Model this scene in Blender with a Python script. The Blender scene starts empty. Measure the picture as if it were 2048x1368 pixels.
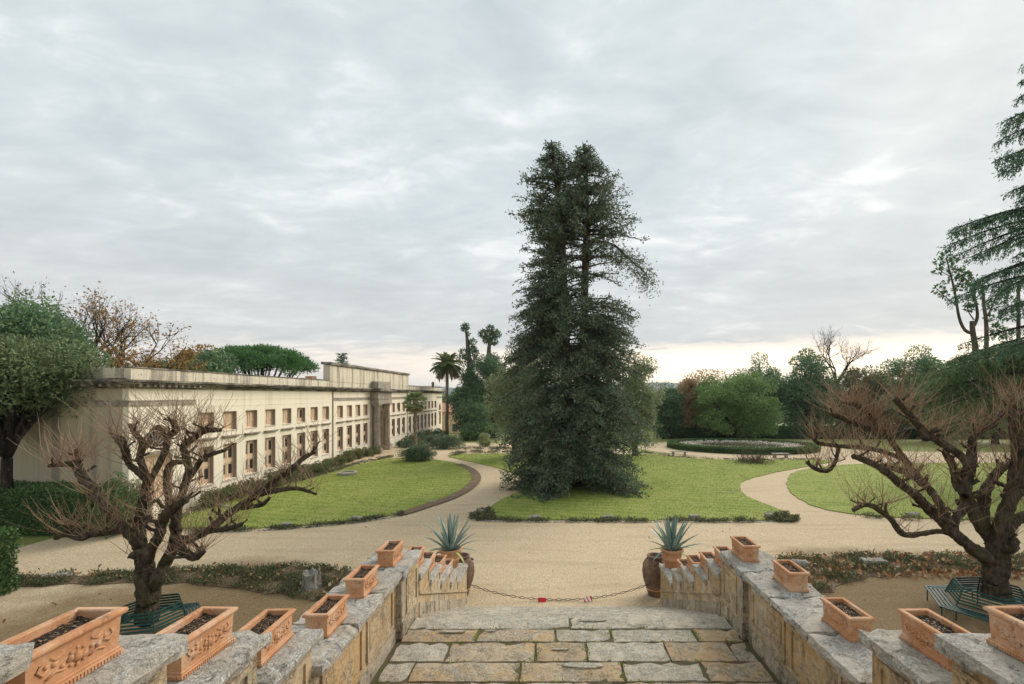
import bpy, bmesh, math, random
import numpy as np
from mathutils import Vector, Matrix
R_ = math.radians
sc = bpy.context.scene
COL = sc.collection

# ------------------------------------------------------------------ camera
CZ = 6.3                                   # eye height above the gravel court
F, PU, PV = 910.0, 1105.0, 790.0           # focal length and principal point (pixels of the 2048 frame)
cam = bpy.data.cameras.new('camera'); camo = bpy.data.objects.new('camera', cam); COL.objects.link(camo)
camo.location = (0, 0, CZ); camo.rotation_euler = (R_(90), 0, 0)
cam.sensor_width = 36; cam.lens = 36*F/2048
cam.shift_x = -(PU-1024)/2048; cam.shift_y = (PV-684)/2048
cam.clip_start = .05; cam.clip_end = 12000
sc.camera = camo
# ------------------------------------------------------------------ light
SUN_EL, SUN_AZ = 30, 42                    # azimuth measured from +Y towards +X
world = bpy.data.worlds.new('World'); sc.world = world; world.use_nodes = True
def build_world():
    nt = world.node_tree; N = nt.nodes; Lk = nt.links
    N.clear()
    def node(t, **kw):
        n = N.new(t)
        for k, v in kw.items(): setattr(n, k, v)
        return n
    def val(x): return x
    def m(op, a, b=None, clamp=False):
        n = node('ShaderNodeMath', operation=op, use_clamp=clamp)
        for i, x in enumerate((a, b)):
            if x is None: continue
            if isinstance(x, (int, float)): n.inputs[i].default_value = x
            else: Lk.new(x, n.inputs[i])
        return n.outputs[0]
    def mix(f, a, b):
        n = node('ShaderNodeMix', data_type='RGBA')
        for s, x in ((0, f), (6, a), (7, b)):
            if isinstance(x, (int, float)): n.inputs[s].default_value = x
            elif isinstance(x, tuple): n.inputs[s].default_value = x+(1,)
            else: Lk.new(x, n.inputs[s])
        return n.outputs[2]
    def ss(x, a, b):
        n = node('ShaderNodeMapRange', interpolation_type='SMOOTHSTEP')
        Lk.new(x, n.inputs[0]); n.inputs[1].default_value = a; n.inputs[2].default_value = b
        return n.outputs[0]
    sky = node('ShaderNodeTexSky', sky_type='NISHITA'); sky.sun_disc = False
    sky.sun_elevation = R_(SUN_EL); sky.sun_rotation = R_(SUN_AZ); sky.dust_density = 3
    skyc = node('ShaderNodeVectorMath', operation='SCALE'); Lk.new(sky.outputs[0], skyc.inputs[0]); skyc.inputs[3].default_value = .1
    tc = node('ShaderNodeTexCoord'); sep = node('ShaderNodeSeparateXYZ'); Lk.new(tc.outputs['Generated'], sep.inputs[0])
    x, y, z = sep.outputs
    zc = m('ADD', m('MAXIMUM', z, 0.0), .14)
    cmb = node('ShaderNodeCombineXYZ'); Lk.new(m('DIVIDE', x, zc), cmb.inputs[0]); Lk.new(m('DIVIDE', y, zc), cmb.inputs[1])
    mp = node('ShaderNodeMapping'); Lk.new(cmb.outputs[0], mp.inputs[0])
    mp.inputs['Rotation'].default_value = (0, 0, R_(28)); mp.inputs['Scale'].default_value = (.75, 1.2, 1); mp.inputs['Location'].default_value = (3.1, 1.7, 0)
    def noise(scale, det, rough, dist=0):
        n = node('ShaderNodeTexNoise'); n.noise_dimensions = '3D'; Lk.new(mp.outputs[0], n.inputs['Vector'])
        n.inputs['Scale'].default_value = scale; n.inputs['Detail'].default_value = det; n.inputs['Roughness'].default_value = rough; n.inputs['Distortion'].default_value = dist
        return n.outputs[0]
    n1 = noise(.75, 5, .55, .4); n2 = noise(4.2, 9, .58, .7); n3 = noise(1.9, 8, .56, .5); n4 = noise(9.0, 6, .6, .4)
    t = m('ADD', m('MULTIPLY', n1, .34), m('ADD', m('MULTIPLY', n2, .30), m('ADD', m('MULTIPLY', n3, .34), m('MULTIPLY', n4, .10))))
    dens = ss(t, .38, .69)
    cloud = mix(dens, (.322, .362, .380), (.450, .485, .495))
    bright = ss(t, .56, .68)
    cloud = mix(m('MULTIPLY', bright, .7), cloud, (.60, .605, .60))
    # lower sky turns warm grey, a pale open band lies under the cloud deck
    warm = ss(z, .42, .0)
    cloud = mix(m('MULTIPLY', warm, .50), cloud, (.43, .40, .382))
    az = m('ADD', m('MULTIPLY', x, math.sin(R_(24))), m('MULTIPLY', y, math.cos(R_(24))))
    azf = m('POWER', m('MAXIMUM', az, 0.0), 3.5)
    band = ss(m('SUBTRACT', z, m('MULTIPLY', m('SUBTRACT', n2, .5), .06)), .118, .066)
    gapcol = mix(azf, (.50, .45, .41), (1.25, 1.0, .72))
    gapcol = mix(ss(n2, .42, .62), gapcol, (.80, .68, .56))
    cov = mix(m('MULTIPLY', band, m('ADD', .3, m('MULTIPLY', azf, .95))), cloud, gapcol)
    out = mix(.98, skyc.outputs[0], cov)
    bg = node('ShaderNodeBackground'); Lk.new(out, bg.inputs[0]); bg.inputs[1].default_value = .755
    wo = node('ShaderNodeOutputWorld'); Lk.new(bg.outputs[0], wo.inputs[0])
build_world()
sl = bpy.data.lights.new('sun', 'SUN'); sl.energy = 1.5; sl.angle = R_(40); sl.color = (1, .93, .83)
slo = bpy.data.objects.new('sun', sl); COL.objects.link(slo)
d = Vector((math.sin(R_(SUN_AZ))*math.cos(R_(SUN_EL)), math.cos(R_(SUN_AZ))*math.cos(R_(SUN_EL)), math.sin(R_(SUN_EL))))
slo.rotation_euler = d.to_track_quat('Z', 'Y').to_euler(); slo.location = d*60
sc.view_settings.view_transform = 'Standard'; sc.view_settings.look = 'None'
sc.view_settings.gamma = 1; sc.view_settings.use_curve_mapping = False; sc.view_settings.exposure = 1.24
sc.render.engine = 'CYCLES'; sc.cycles.use_denoising = True; sc.cycles.max_bounces = 6
sc.cycles.transparent_max_bounces = 8

# ------------------------------------------------------------------ helpers
rng = np.random.default_rng(7); random.seed(7)
def gz(y):
    if y < 48: return 0.0
    if y < 150: return -.035*(y-48)
    if y < 600: return -3.57-.02*(y-150)
    return -12.57
def P(u, v, Y): return Vector(((u-PU)/F*Y, Y, CZ-(v-PV)/F*Y))
def G(u, v):
    lo, hi = 1.0, 400.0
    for _ in range(50):
        mid = (lo+hi)/2
        if CZ-(v-PV)/F*mid > gz(mid): lo = mid
        else: hi = mid
    return Vector(((u-PU)/F*lo, lo, gz(lo)))
class MB:
    def __init__(s): s.v = []; s.f = []
    def add(s, vs, fs):
        b = len(s.v); s.v += [tuple(p) for p in vs]; s.f += [tuple(b+i for i in f) for f in fs]; return s
    def box(s, x0, x1, y0, y1, z0, z1):
        return s.add([(x0,y0,z0),(x1,y0,z0),(x1,y1,z0),(x0,y1,z0),(x0,y0,z1),(x1,y0,z1),(x1,y1,z1),(x0,y1,z1)],
                     [(0,3,2,1),(4,5,6,7),(0,1,5,4),(1,2,6,5),(2,3,7,6),(3,0,4,7)])
    def rbox(s, x0, x1, y0, y1, z0, z1, amp=.012, step=.12, seed=0, chip=0.0):
        """worn stone block: a subdivided box with uneven faces and rounded, chipped arrises"""
        r = np.random.default_rng(seed+11)
        n = [max(2, min(14, int(round((b-a)/step)))) for a, b in ((x0,x1),(y0,y1),(z0,z1))]
        idx = {}; vs = []; fs = []
        lo = np.array((x0,y0,z0)); hi = np.array((x1,y1,z1)); c = (lo+hi)/2
        def vid(i, j, k):
            key = (i,j,k)
            if key not in idx:
                p = lo+(hi-lo)*np.array((i/n[0], j/n[1], k/n[2]))
                ext = [i in (0,n[0]), j in (0,n[1]), k in (0,n[2])]
                e = sum(ext); q = p + r.normal(0, amp*.4, 3)
                if e >= 2:
                    sgn = np.sign(c-p)*np.array(ext)
                    q = q + sgn*(amp*.7 + abs(r.normal(0, amp*.8)) + (chip*r.random() if r.random() < .25 else 0))
                idx[key] = len(vs); vs.append(tuple(q))
            return idx[key]
        for ax in range(3):
            a, b = [q for q in range(3) if q != ax]
            for side in (0, n[ax]):
                for i in range(n[a]):
                    for j in range(n[b]):
                        def K(ii, jj):
                            t = [0,0,0]; t[ax] = side; t[a] = ii; t[b] = jj; return vid(*t)
                        q = (K(i,j), K(i+1,j), K(i+1,j+1), K(i,j+1))
                        flip = (side == 0) ^ (ax == 1)
                        fs.append(q[::-1] if flip else q)
        return s.add(vs, fs)
    def tube(s, pts, rad, n=8, jit=0.0, cap=True):
        pts = [Vector(p) for p in pts]; k = len(pts)
        rad = rad if hasattr(rad, '__len__') else [rad]*k
        up = Vector((.13, .31, .94)); vs = []; fs = []
        for i, p in enumerate(pts):
            t = (pts[min(i+1,k-1)]-pts[max(i-1,0)])
            t = t.normalized() if t.length > 1e-9 else Vector((0,0,1))
            a = t.cross(up)
            if a.length < .05: a = t.cross(Vector((1,0,0)))
            a.normalize(); b = t.cross(a)
            for j in range(n):
                w = 2*math.pi*j/n; r = rad[i]*(1+(random.uniform(-jit, jit) if jit else 0))
                vs.append(p+(a*math.cos(w)+b*math.sin(w))*r)
        for i in range(k-1):
            for j in range(n):
                fs.append((i*n+j, i*n+(j+1)%n, (i+1)*n+(j+1)%n, (i+1)*n+j))
        if cap: fs.append(tuple(range(n))[::-1]); fs.append(tuple((k-1)*n+j for j in range(n)))
        return s.add(vs, fs)
    def lathe(s, prof, n=28, c=(0,0,0), jit=0.0):
        vs = []; fs = []; k = len(prof)
        for r, z in prof:
            for j in range(n):
                w = 2*math.pi*j/n; q = r*(1+(random.uniform(-jit,jit) if jit else 0))
                vs.append((c[0]+q*math.cos(w), c[1]+q*math.sin(w), c[2]+z))
        for i in range(k-1):
            for j in range(n): fs.append((i*n+j, i*n+(j+1)%n, (i+1)*n+(j+1)%n, (i+1)*n+j))
        fs.append(tuple(range(n))[::-1]); fs.append(tuple((k-1)*n+j for j in range(n)))
        return s.add(vs, fs)
    def prism(s, poly, ax, a, b):
        """poly in the two other axes, extruded along ax from a to b"""
        n = len(poly); o = [q for q in range(3) if q != ax]; vs = []
        for h in (a, b):
            for p in poly:
                t = [0,0,0]; t[ax] = h; t[o[0]] = p[0]; t[o[1]] = p[1]; vs.append(t)
        fs = [tuple(range(n))[::-1], tuple(range(n, 2*n))]+[(i, (i+1)%n, n+(i+1)%n, n+i) for i in range(n)]
        return s.add(vs, fs)
    def ball(s, c, r, sub=2, jit=.15, sq=(1,1,1)):
        bm = bmesh.new(); bmesh.ops.create_icosphere(bm, subdivisions=sub, radius=1)
        vs = [Vector((v.co.x*sq[0], v.co.y*sq[1], v.co.z*sq[2]))*r*(1+random.uniform(-jit,jit))+Vector(c) for v in bm.verts]
        bm.verts.index_update(); fs = [[v.index for v in f.verts] for f in bm.faces]; bm.free()
        return s.add(vs, fs)
def link(name, me, mat, parent=None):
    if mat and not me.materials: me.materials.append(MAT(mat))
    o = bpy.data.objects.new(name, me); COL.objects.link(o)
    if parent is not None: o.parent = parent
    return o
def obj(name, mb, mat, parent=None, smooth=False, rel=False, fix=False):
    """one mesh object; rel: vertices are given in world space although the parent is an Empty elsewhere"""
    me = bpy.data.meshes.new(name); vs = mb.v
    if rel and parent is not None:
        o = WL[parent.name]; vs = [(a-o[0], b-o[1], c-o[2]) for a, b, c in vs]
    me.from_pydata(vs, [], mb.f); 
    if fix:
        bm = bmesh.new(); bm.from_mesh(me); bmesh.ops.recalc_face_normals(bm, faces=bm.faces); bm.to_mesh(me); bm.free()
    if smooth: me.shade_smooth()
    me.update()
    return link(name, me, mat, parent)
def np_mesh(name, v, f):
    me = bpy.data.meshes.new(name); k = f.shape[1]
    me.vertices.add(len(v)); me.vertices.foreach_set('co', np.ascontiguousarray(v, dtype=np.float32).ravel())
    me.loops.add(f.size); me.loops.foreach_set('vertex_index', np.ascontiguousarray(f, dtype=np.int32).ravel())
    me.polygons.add(len(f)); me.polygons.foreach_set('loop_start', np.arange(0, f.size, k, dtype=np.int32))
    me.polygons.foreach_set('loop_total', np.full(len(f), k, dtype=np.int32))
    me.update(calc_edges=True); return me
WL = {}
def thing(name, label, cat, loc=(0,0,0), group=None, rotz=0):
    o = bpy.data.objects.new(name, None); COL.objects.link(o); o.location = loc; o.rotation_euler = (0,0,rotz)
    o.empty_display_size = .2; WL[o.name] = tuple(loc)
    return tag(o, label, cat, group)
def tag(o, label=None, cat=None, group=None, kind=None):
    if label: o['label'] = label
    if cat: o['category'] = cat
    if group: o['group'] = group
    if kind: o['kind'] = kind
    return o
def stuff(o): o['kind'] = 'stuff'; return o
def struct(o): o['kind'] = 'structure'; return o
ORD = ['first','second','third','fourth','fifth','sixth','seventh','eighth','ninth','tenth','eleventh','twelfth','thirteenth','fourteenth','fifteenth','sixteenth']
def unit(a): return a/np.maximum(np.linalg.norm(a, axis=-1, keepdims=True), 1e-9)
def leaf_quads(c, d, L, W, r):
    """rhombic leaves: base c, direction d, length L, width W"""
    n = len(c); d = unit(d); s = unit(np.cross(d, r.normal(size=(n,3))))
    L = np.broadcast_to(np.asarray(L, dtype=float).reshape(-1,1), (n,1)); W = np.broadcast_to(np.asarray(W, dtype=float).reshape(-1,1), (n,1))
    v = np.stack([c, c+d*L*.5+s*W*.5, c+d*L, c+d*L*.5-s*W*.5], axis=1).reshape(-1,3)
    return v, np.arange(4*n).reshape(-1,4)
def leaf_obj(name, c, d, L, W, mat, parent=None, seed=0, off=(0,0,0)):
    r = np.random.default_rng(seed+100)
    v, f = leaf_quads(np.asarray(c)-np.asarray(off), np.asarray(d), L, W, r)
    return link(name, np_mesh(name, v, f), mat, parent)
def catmull(pts, n=6):
    out = []; k = len(pts)
    for i in range(k):
        p0, p1, p2, p3 = [np.array(pts[(i+j-1) % k], dtype=float) for j in range(4)]
        for t in np.linspace(0, 1, n, endpoint=False):
            out.append(.5*((2*p1)+(-p0+p2)*t+(2*p0-5*p1+4*p2-p3)*t*t+(-p0+3*p1-3*p2+p3)*t**3))
    return out
def smooth_path(pts, n=4):
    out = []; k = len(pts)
    for i in range(k-1):
        p0, p1, p2, p3 = [np.array(pts[min(max(i+j-1,0),k-1)], dtype=float) for j in range(4)]
        for t in np.linspace(0, 1, n, endpoint=False):
            out.append(.5*((2*p1)+(-p0+p2)*t+(2*p0-5*p1+4*p2-p3)*t*t+(-p0+3*p1-3*p2+p3)*t**3))
    out.append(np.array(pts[-1], dtype=float)); return out
def sheet(name, poly, off, mat, parent=None, skirt=0.0):
    """a ground sheet that follows the lie of the land"""
    bm = bmesh.new(); bm.faces.new([bm.verts.new((p[0], p[1], 0)) for p in poly])
    for y in np.arange(48, 150, 6.0):
        bmesh.ops.bisect_plane(bm, geom=bm.verts[:]+bm.edges[:]+bm.faces[:], plane_co=(0,float(y),0), plane_no=(0,1,0))
    bmesh.ops.triangulate(bm, faces=bm.faces[:])
    bmesh.ops.recalc_face_normals(bm, faces=bm.faces[:])
    if bm.faces and sum(f.normal.z for f in bm.faces) < 0: bmesh.ops.reverse_faces(bm, faces=bm.faces[:])
    for v in bm.verts: v.co.z = gz(v.co.y)+off
    if skirt:
        be = [e for e in bm.edges if e.is_boundary]
        g = bmesh.ops.extrude_edge_only(bm, edges=be)
        for v in g['geom']:
            if isinstance(v, bmesh.types.BMVert): v.co.z -= skirt
    me = bpy.data.meshes.new(name); bm.to_mesh(me); bm.free()
    return link(name, me, mat, parent)
def inpoly(x, y, poly):
    poly = np.asarray(poly, dtype=float)[:, :2]; c = np.zeros(len(x), bool); j = len(poly)-1
    for i in range(len(poly)):
        xi, yi = poly[i]; xj, yj = poly[j]
        c ^= ((yi > y) != (yj > y)) & (x < (xj-xi)*(y-yi)/(yj-yi+1e-12)+xi); j = i
    return c
def sample_poly(poly, n, r):
    a = np.asarray(poly, dtype=float)[:, :2]; lo, hi = a.min(0), a.max(0); out = np.zeros((0,2))
    while len(out) < n:
        p = lo+(hi-lo)*r.random((n*2,2)); out = np.vstack([out, p[inpoly(p[:,0], p[:,1], poly)]])
    return out[:n]

# ------------------------------------------------------------------ materials
MATS = {}
def MAT(name): return MATS[name]
class NT:
    def __init__(s, name):
        s.m = bpy.data.materials.new(name); s.m.use_nodes = True; s.t = s.m.node_tree; s.N = s.t.nodes
        s.N.clear(); s.out = s.N.new('ShaderNodeOutputMaterial'); s.p = s.N.new('ShaderNodeBsdfPrincipled')
        s.t.links.new(s.p.outputs[0], s.out.inputs[0]); MATS[name] = s.m
        s.tc = s.N.new('ShaderNodeNewGeometry').outputs['Position']; s.cur = None
    def L(s, a, b): s.t.links.new(a, b)
    def coord_object(s):
        s.tc = s.N.new('ShaderNodeTexCoord').outputs['Object']; return s
    def vec(s, scale=(1,1,1), rot=(0,0,0)):
        n = s.N.new('ShaderNodeMapping'); s.L(s.tc, n.inputs[0]); n.inputs['Scale'].default_value = scale; n.inputs['Rotation'].default_value = rot
        return n.outputs[0]
    def noise(s, scale, det=6, rough=.6, vec=None, dist=0.0):
        n = s.N.new('ShaderNodeTexNoise'); s.L(vec or s.tc, n.inputs['Vector'])
        n.inputs['Scale'].default_value = scale; n.inputs['Detail'].default_value = det; n.inputs['Roughness'].default_value = rough; n.inputs['Distortion'].default_value = dist
        return n.outputs[0]
    def voro(s, scale, vec=None, out='Distance', feat='F1'):
        n = s.N.new('ShaderNodeTexVoronoi'); n.feature = feat; s.L(vec or s.tc, n.inputs['Vector']); n.inputs['Scale'].default_value = scale
        return n.outputs[out]
    def ramp(s, x, a, b, lo=0.0, hi=1.0):
        n = s.N.new('ShaderNodeMapRange'); n.interpolation_type = 'SMOOTHSTEP'; s.L(x, n.inputs[0])
        n.inputs[1].default_value = a; n.inputs[2].default_value = b; n.inputs[3].default_value = lo; n.inputs[4].default_value = hi
        return n.outputs[0]
    def mul(s, a, b, op='MULTIPLY'):
        n = s.N.new('ShaderNodeMath'); n.operation = op
        for i, x in enumerate((a,b)):
            if isinstance(x, (int,float)): n.inputs[i].default_value = x
            else: s.L(x, n.inputs[i])
        return n.outputs[0]
    def mix(s, f, a, b, mode='MIX'):
        n = s.N.new('ShaderNodeMix'); n.data_type = 'RGBA'; n.blend_type = mode
        for k, x in ((0,f),(6,a),(7,b)):
            if isinstance(x, (int,float)): n.inputs[k].default_value = x
            elif isinstance(x, tuple): n.inputs[k].default_value = x+(1,)
            else: s.L(x, n.inputs[k])
        return n.outputs[2]
    def island(s): return s.N.new('ShaderNodeNewGeometry').outputs['Random Per Island']
    def objrand(s): return s.N.new('ShaderNodeObjectInfo').outputs['Random']
    def sepz(s, i=2):
        n = s.N.new('ShaderNodeSeparateXYZ'); s.L(s.tc, n.inputs[0]); return n.outputs[i]
    def nz(s):
        n = s.N.new('ShaderNodeSeparateXYZ'); s.L(s.N.new('ShaderNodeNewGeometry').outputs['Normal'], n.inputs[0]); return n.outputs[2]
    def col(s, c):
        if isinstance(c, tuple): s.p.inputs['Base Color'].default_value = c+(1,)
        else: s.L(c, s.p.inputs['Base Color'])
        return s
    def rough(s, r, spec=.3):
        s.p.inputs['Roughness'].default_value = r; s.p.inputs['Specular IOR Level'].default_value = spec; return s
    def bump(s, h, dist=.02, st=.6):
        n = s.N.new('ShaderNodeBump'); s.L(h, n.inputs['Height']); n.inputs['Distance'].default_value = dist; n.inputs['Strength'].default_value = st
        s.L(n.outputs[0], s.p.inputs['Normal']); return s
    def translucent(s, c, f=.3):
        t = s.N.new('ShaderNodeBsdfTranslucent'); mx = s.N.new('ShaderNodeMixShader'); mx.inputs[0].default_value = f
        if isinstance(c, tuple): t.inputs[0].default_value = c+(1,)
        else: s.L(c, t.inputs[0])
        s.L(s.p.outputs[0], mx.inputs[1]); s.L(t.outputs[0], mx.inputs[2]); s.L(mx.outputs[0], s.out.inputs[0]); return s

def leafmat(name, a, b, c=None, cf=.15, tr=.3, clump=.35):
    m = NT(name); r = m.island()
    col = m.mix(r, a, b)
    col = m.mix(m.ramp(m.noise(clump, 3), .35, .65), m.mix(.35, col, a), col)
    if c: col = m.mix(m.ramp(m.mul(m.mul(r, 7.13), 1.0, 'MODULO'), 1-cf-.02, 1-cf), col, c)
    m.col(col).rough(.55, .25).translucent(col, tr)
leafmat('leaf_redwood', (0.053,0.094,0.060), (0.213,0.262,0.161), (0.207,0.155,0.092), .04, .22)
leafmat('leaf_holm', (0.098,0.150,0.065), (0.280,0.332,0.163), None, 0, .25)
leafmat('leaf_dark', (0.064,0.132,0.076), (0.190,0.283,0.142), (0.313,0.313,0.126), .05, .22)
leafmat('leaf_mid', (0.094,0.189,0.101), (0.251,0.360,0.172), (0.346,0.377,0.158), .06, .25)
leafmat('leaf_camphor', (0.115,0.206,0.068), (0.289,0.404,0.137), None, 0, .3)
leafmat('leaf_pine', (0.064,0.170,0.055), (0.151,0.282,0.085), None, 0, .25)
leafmat('leaf_olive', (0.186,0.230,0.120), (0.362,0.390,0.217), None, 0, .35)
leafmat('leaf_autumn', (.26,.145,.05), (.46,.28,.09), (.28,.20,.08), .2, .45)
leafmat('leaf_rust', (.16,.075,.035), (.33,.17,.075), (.17,.16,.06), .2, .4)
leafmat('leaf_yellowing', (.32,.26,.13), (.55,.43,.25), (.50,.33,.20), .35, .45)
leafmat('leaf_cedar', (0.046,0.115,0.080), (0.148,0.241,0.126), None, 0, .2)
leafmat('leaf_cedar_low', (.085,.155,.070), (.23,.31,.14), None, 0, .25)
leafmat('leaf_box', (0.053,0.115,0.038), (0.171,0.276,0.091), (0.262,0.315,0.132), .05, .25)
leafmat('leaf_hedge', (0.035,0.075,0.031), (0.099,0.175,0.065), (0.198,0.241,0.110), .04, .2)
leafmat('leaf_shrub', (0.101,0.131,0.052), (0.233,0.250,0.108), (0.333,0.250,0.133), .08, .3)
leafmat('leaf_juniper', (0.076,0.126,0.072), (0.210,0.263,0.157), None, 0, .2)
leafmat('leaf_cover', (0.070,0.096,0.042), (0.201,0.219,0.105), (0.246,0.160,0.087), .14, .25, 1.2)
leafmat('leaf_palm', (0.137,0.218,0.077), (0.338,0.384,0.160), (0.492,0.410,0.197), .08, .25)
leafmat('leaf_palm_old', (.20,.17,.08), (.36,.30,.16), None, 0, .25)
leafmat('leaf_fallen', (.26,.11,.045), (.50,.27,.13), (.55,.42,.24), .2, .2)
leafmat('leaf_flower', (.62,.56,.48), (.85,.80,.72), (.45,.30,.24), .18, .3)
m = NT('grass_blade'); c = m.mix(m.island(), (.175,.245,.042), (.300,.350,.085)); c = m.mix(m.mul(m.ramp(m.noise(.7, 8, .75), .50, .64), .7), c, (.40,.365,.15)); c = m.mix(m.mul(m.ramp(m.noise(1.6, 8, .75, None, .6), .50, .62), .65), c, (.115,.185,.035))
m.col(c).rough(.6, .2).translucent(c, .4)
def bark(name, a, b, moss=None, sc_=5.0, mf=.5):
    m = NT(name); n = m.noise(sc_, 8, .7, m.vec((1,1,.35))); v = m.voro(sc_*2.2, m.vec((1,1,.3)))
    c = m.mix(m.ramp(n, .3, .7), a, b)
    if moss: c = m.mix(m.mul(m.ramp(m.noise(1.7, 6, .65), .46, .62), mf), c, moss)
    c = m.mix(m.mul(m.ramp(m.noise(9, 4), .62, .72), .5), c, (.34,.34,.30))
    m.col(c).rough(.95, .1).bump(m.mul(m.mul(n, m.noise(sc_*4, 6, .75), 'ADD'), v, 'ADD'), .08, 1.0)
bark('bark_pollard', (.035,.026,.020), (.185,.145,.110), (.105,.100,.030), 8, .6)
bark('bark_redwood', (.05,.034,.026), (.14,.095,.07), None, 4)
bark('bark_dark', (.020,.016,.013), (.075,.058,.045), None, 4)
bark('bark_grey', (.07,.058,.048), (.20,.165,.135), None, 3)
bark('bark_palm', (.15,.12,.09), (.36,.30,.23), None, 6)
bark('bark_stump', (.20,.18,.155), (.55,.52,.46), None, 6)
m = NT('shoot'); m.col(m.mix(m.island(), (.20,.118,.075), (.43,.29,.185))).rough(.6, .3)
m = NT('twig_grey'); m.col(m.mix(m.island(), (.10,.07,.05), (.21,.15,.11))).rough(.8)
# gravel
def gravelmat(name, base, dark, light, moss=0.0, stones=26):
    m = NT(name); v = m.N.new('ShaderNodeTexVoronoi'); m.L(m.tc, v.inputs['Vector']); v.inputs['Scale'].default_value = stones
    sepc = m.N.new('ShaderNodeSeparateColor'); m.L(v.outputs['Color'], sepc.inputs[0])
    c = m.mix(m.ramp(sepc.outputs[0], 0, 1), dark, light)
    big = m.noise(.55, 6, .6); med = m.noise(3.1, 5, .65); fine = m.noise(55, 3, .7)
    c = m.mix(.55, c, base)
    c = m.mix(m.mul(m.ramp(big, .35, .65), .55), c, m.mix(.5, base, (.52,.40,.26)))
    streak = m.noise(.9, 5, .6, m.vec((.22, 1.6, 1)))
    c = m.mix(m.mul(m.ramp(streak, .48, .66), .45), c, tuple(x*.66 for x in base))
    c = m.mix(m.mul(m.ramp(med, .56, .74), .35), c, tuple(x*.6 for x in base))
    c = m.mix(m.mul(m.ramp(fine, .52, .70), .6), c, tuple(x*.40 for x in base))
    c = m.mix(m.mul(m.ramp(m.noise(17, 7, .8), .52, .64), .42), c, tuple(x*.5 for x in base))
    c = m.mix(m.mul(m.ramp(m.noise(21, 7, .8, m.vec((1,1,1),(0,0,.7))), .54, .66), .4), c, tuple(min(.85, x*1.35) for x in base))
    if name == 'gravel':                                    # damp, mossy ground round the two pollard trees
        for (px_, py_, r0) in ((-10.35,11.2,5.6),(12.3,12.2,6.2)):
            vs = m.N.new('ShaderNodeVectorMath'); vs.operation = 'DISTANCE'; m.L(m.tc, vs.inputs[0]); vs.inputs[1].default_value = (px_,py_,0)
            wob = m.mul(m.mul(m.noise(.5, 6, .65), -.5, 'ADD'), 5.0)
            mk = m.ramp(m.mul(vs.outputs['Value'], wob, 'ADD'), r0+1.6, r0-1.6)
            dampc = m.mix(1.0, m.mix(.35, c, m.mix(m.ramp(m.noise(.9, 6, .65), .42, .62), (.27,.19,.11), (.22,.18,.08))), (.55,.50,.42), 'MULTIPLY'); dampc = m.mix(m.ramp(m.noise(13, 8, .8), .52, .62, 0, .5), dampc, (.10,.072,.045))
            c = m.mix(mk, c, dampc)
    if moss:
        c = m.mix(m.mul(m.ramp(m.noise(.8, 6, .65), .40, .62), moss), c, (.20,.175,.065))
    m.col(c).rough(.95, .15).bump(m.mul(v.outputs['Distance'], fine, 'ADD'), .018, .8)
gravelmat('gravel', (.66,.510,.325), (.29,.21,.13), (.82,.69,.50))
gravelmat('gravel_damp', (.36,.265,.16), (.17,.12,.07), (.50,.40,.27), .45, 20)
m = NT('earth'); n = m.noise(3, 8, .7); m.col(m.mix(n, (.10,.065,.04), (.25,.17,.105))).rough(.95).bump(m.noise(18, 8, .7), .03, .8)
m = NT('soil'); n = m.noise(28, 6, .75); v = m.voro(45, None, 'Color')
c = m.mix(m.ramp(n, .35, .7), (.018,.013,.010), (.085,.060,.042)); c = m.mix(m.mul(m.ramp(m.noise(60, 2), .60, .66), .8), c, (.32,.25,.16))
m.col(c).rough(.95).bump(n, .03, 1)
m = NT('meadow'); n = m.noise(.25, 6); n2 = m.noise(4, 6, .7)
m.col(m.mix(m.mul(n, n2, 'ADD'), (.06,.09,.015), (.20,.22,.055))).rough(.9)
m = NT('lawn')
n = m.noise(.45, 6, .6); n2 = m.noise(9, 5, .7); n3 = m.noise(60, 2, .6)
wv = m.N.new('ShaderNodeTexWave'); wv.bands_direction = 'Y'; m.L(m.vec((1,1,1), (0,0,R_(12))), wv.inputs['Vector']); wv.inputs['Scale'].default_value = .45; wv.inputs['Distortion'].default_value = 1.3; wv.inputs['Detail'].default_value = 2; wv.inputs['Detail Scale'].default_value = .7
c = m.mix(m.ramp(n, .3, .7), (.200,.265,.048), (.300,.340,.085))
c = m.mix(m.mul(wv.outputs[0], .5), c, (.385,.395,.125))
c = m.mix(m.mul(m.ramp(n2, .5, .75), .5), c, (.150,.200,.035))
c = m.mix(m.mul(m.ramp(m.noise(.7, 8, .75), .53, .66), .6), c, (.38,.34,.14)); c = m.mix(m.mul(m.ramp(m.noise(1.6, 8, .75, None, .6), .53, .64), .5), c, (.12,.185,.035)); c = m.mix(m.mul(m.ramp(m.noise(5, 8, .8), .60, .70), .5), c, (.42,.37,.19))
m.col(c).rough(.9, .1).bump(m.mul(n2, n3, 'ADD'), .03, .8)
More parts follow.
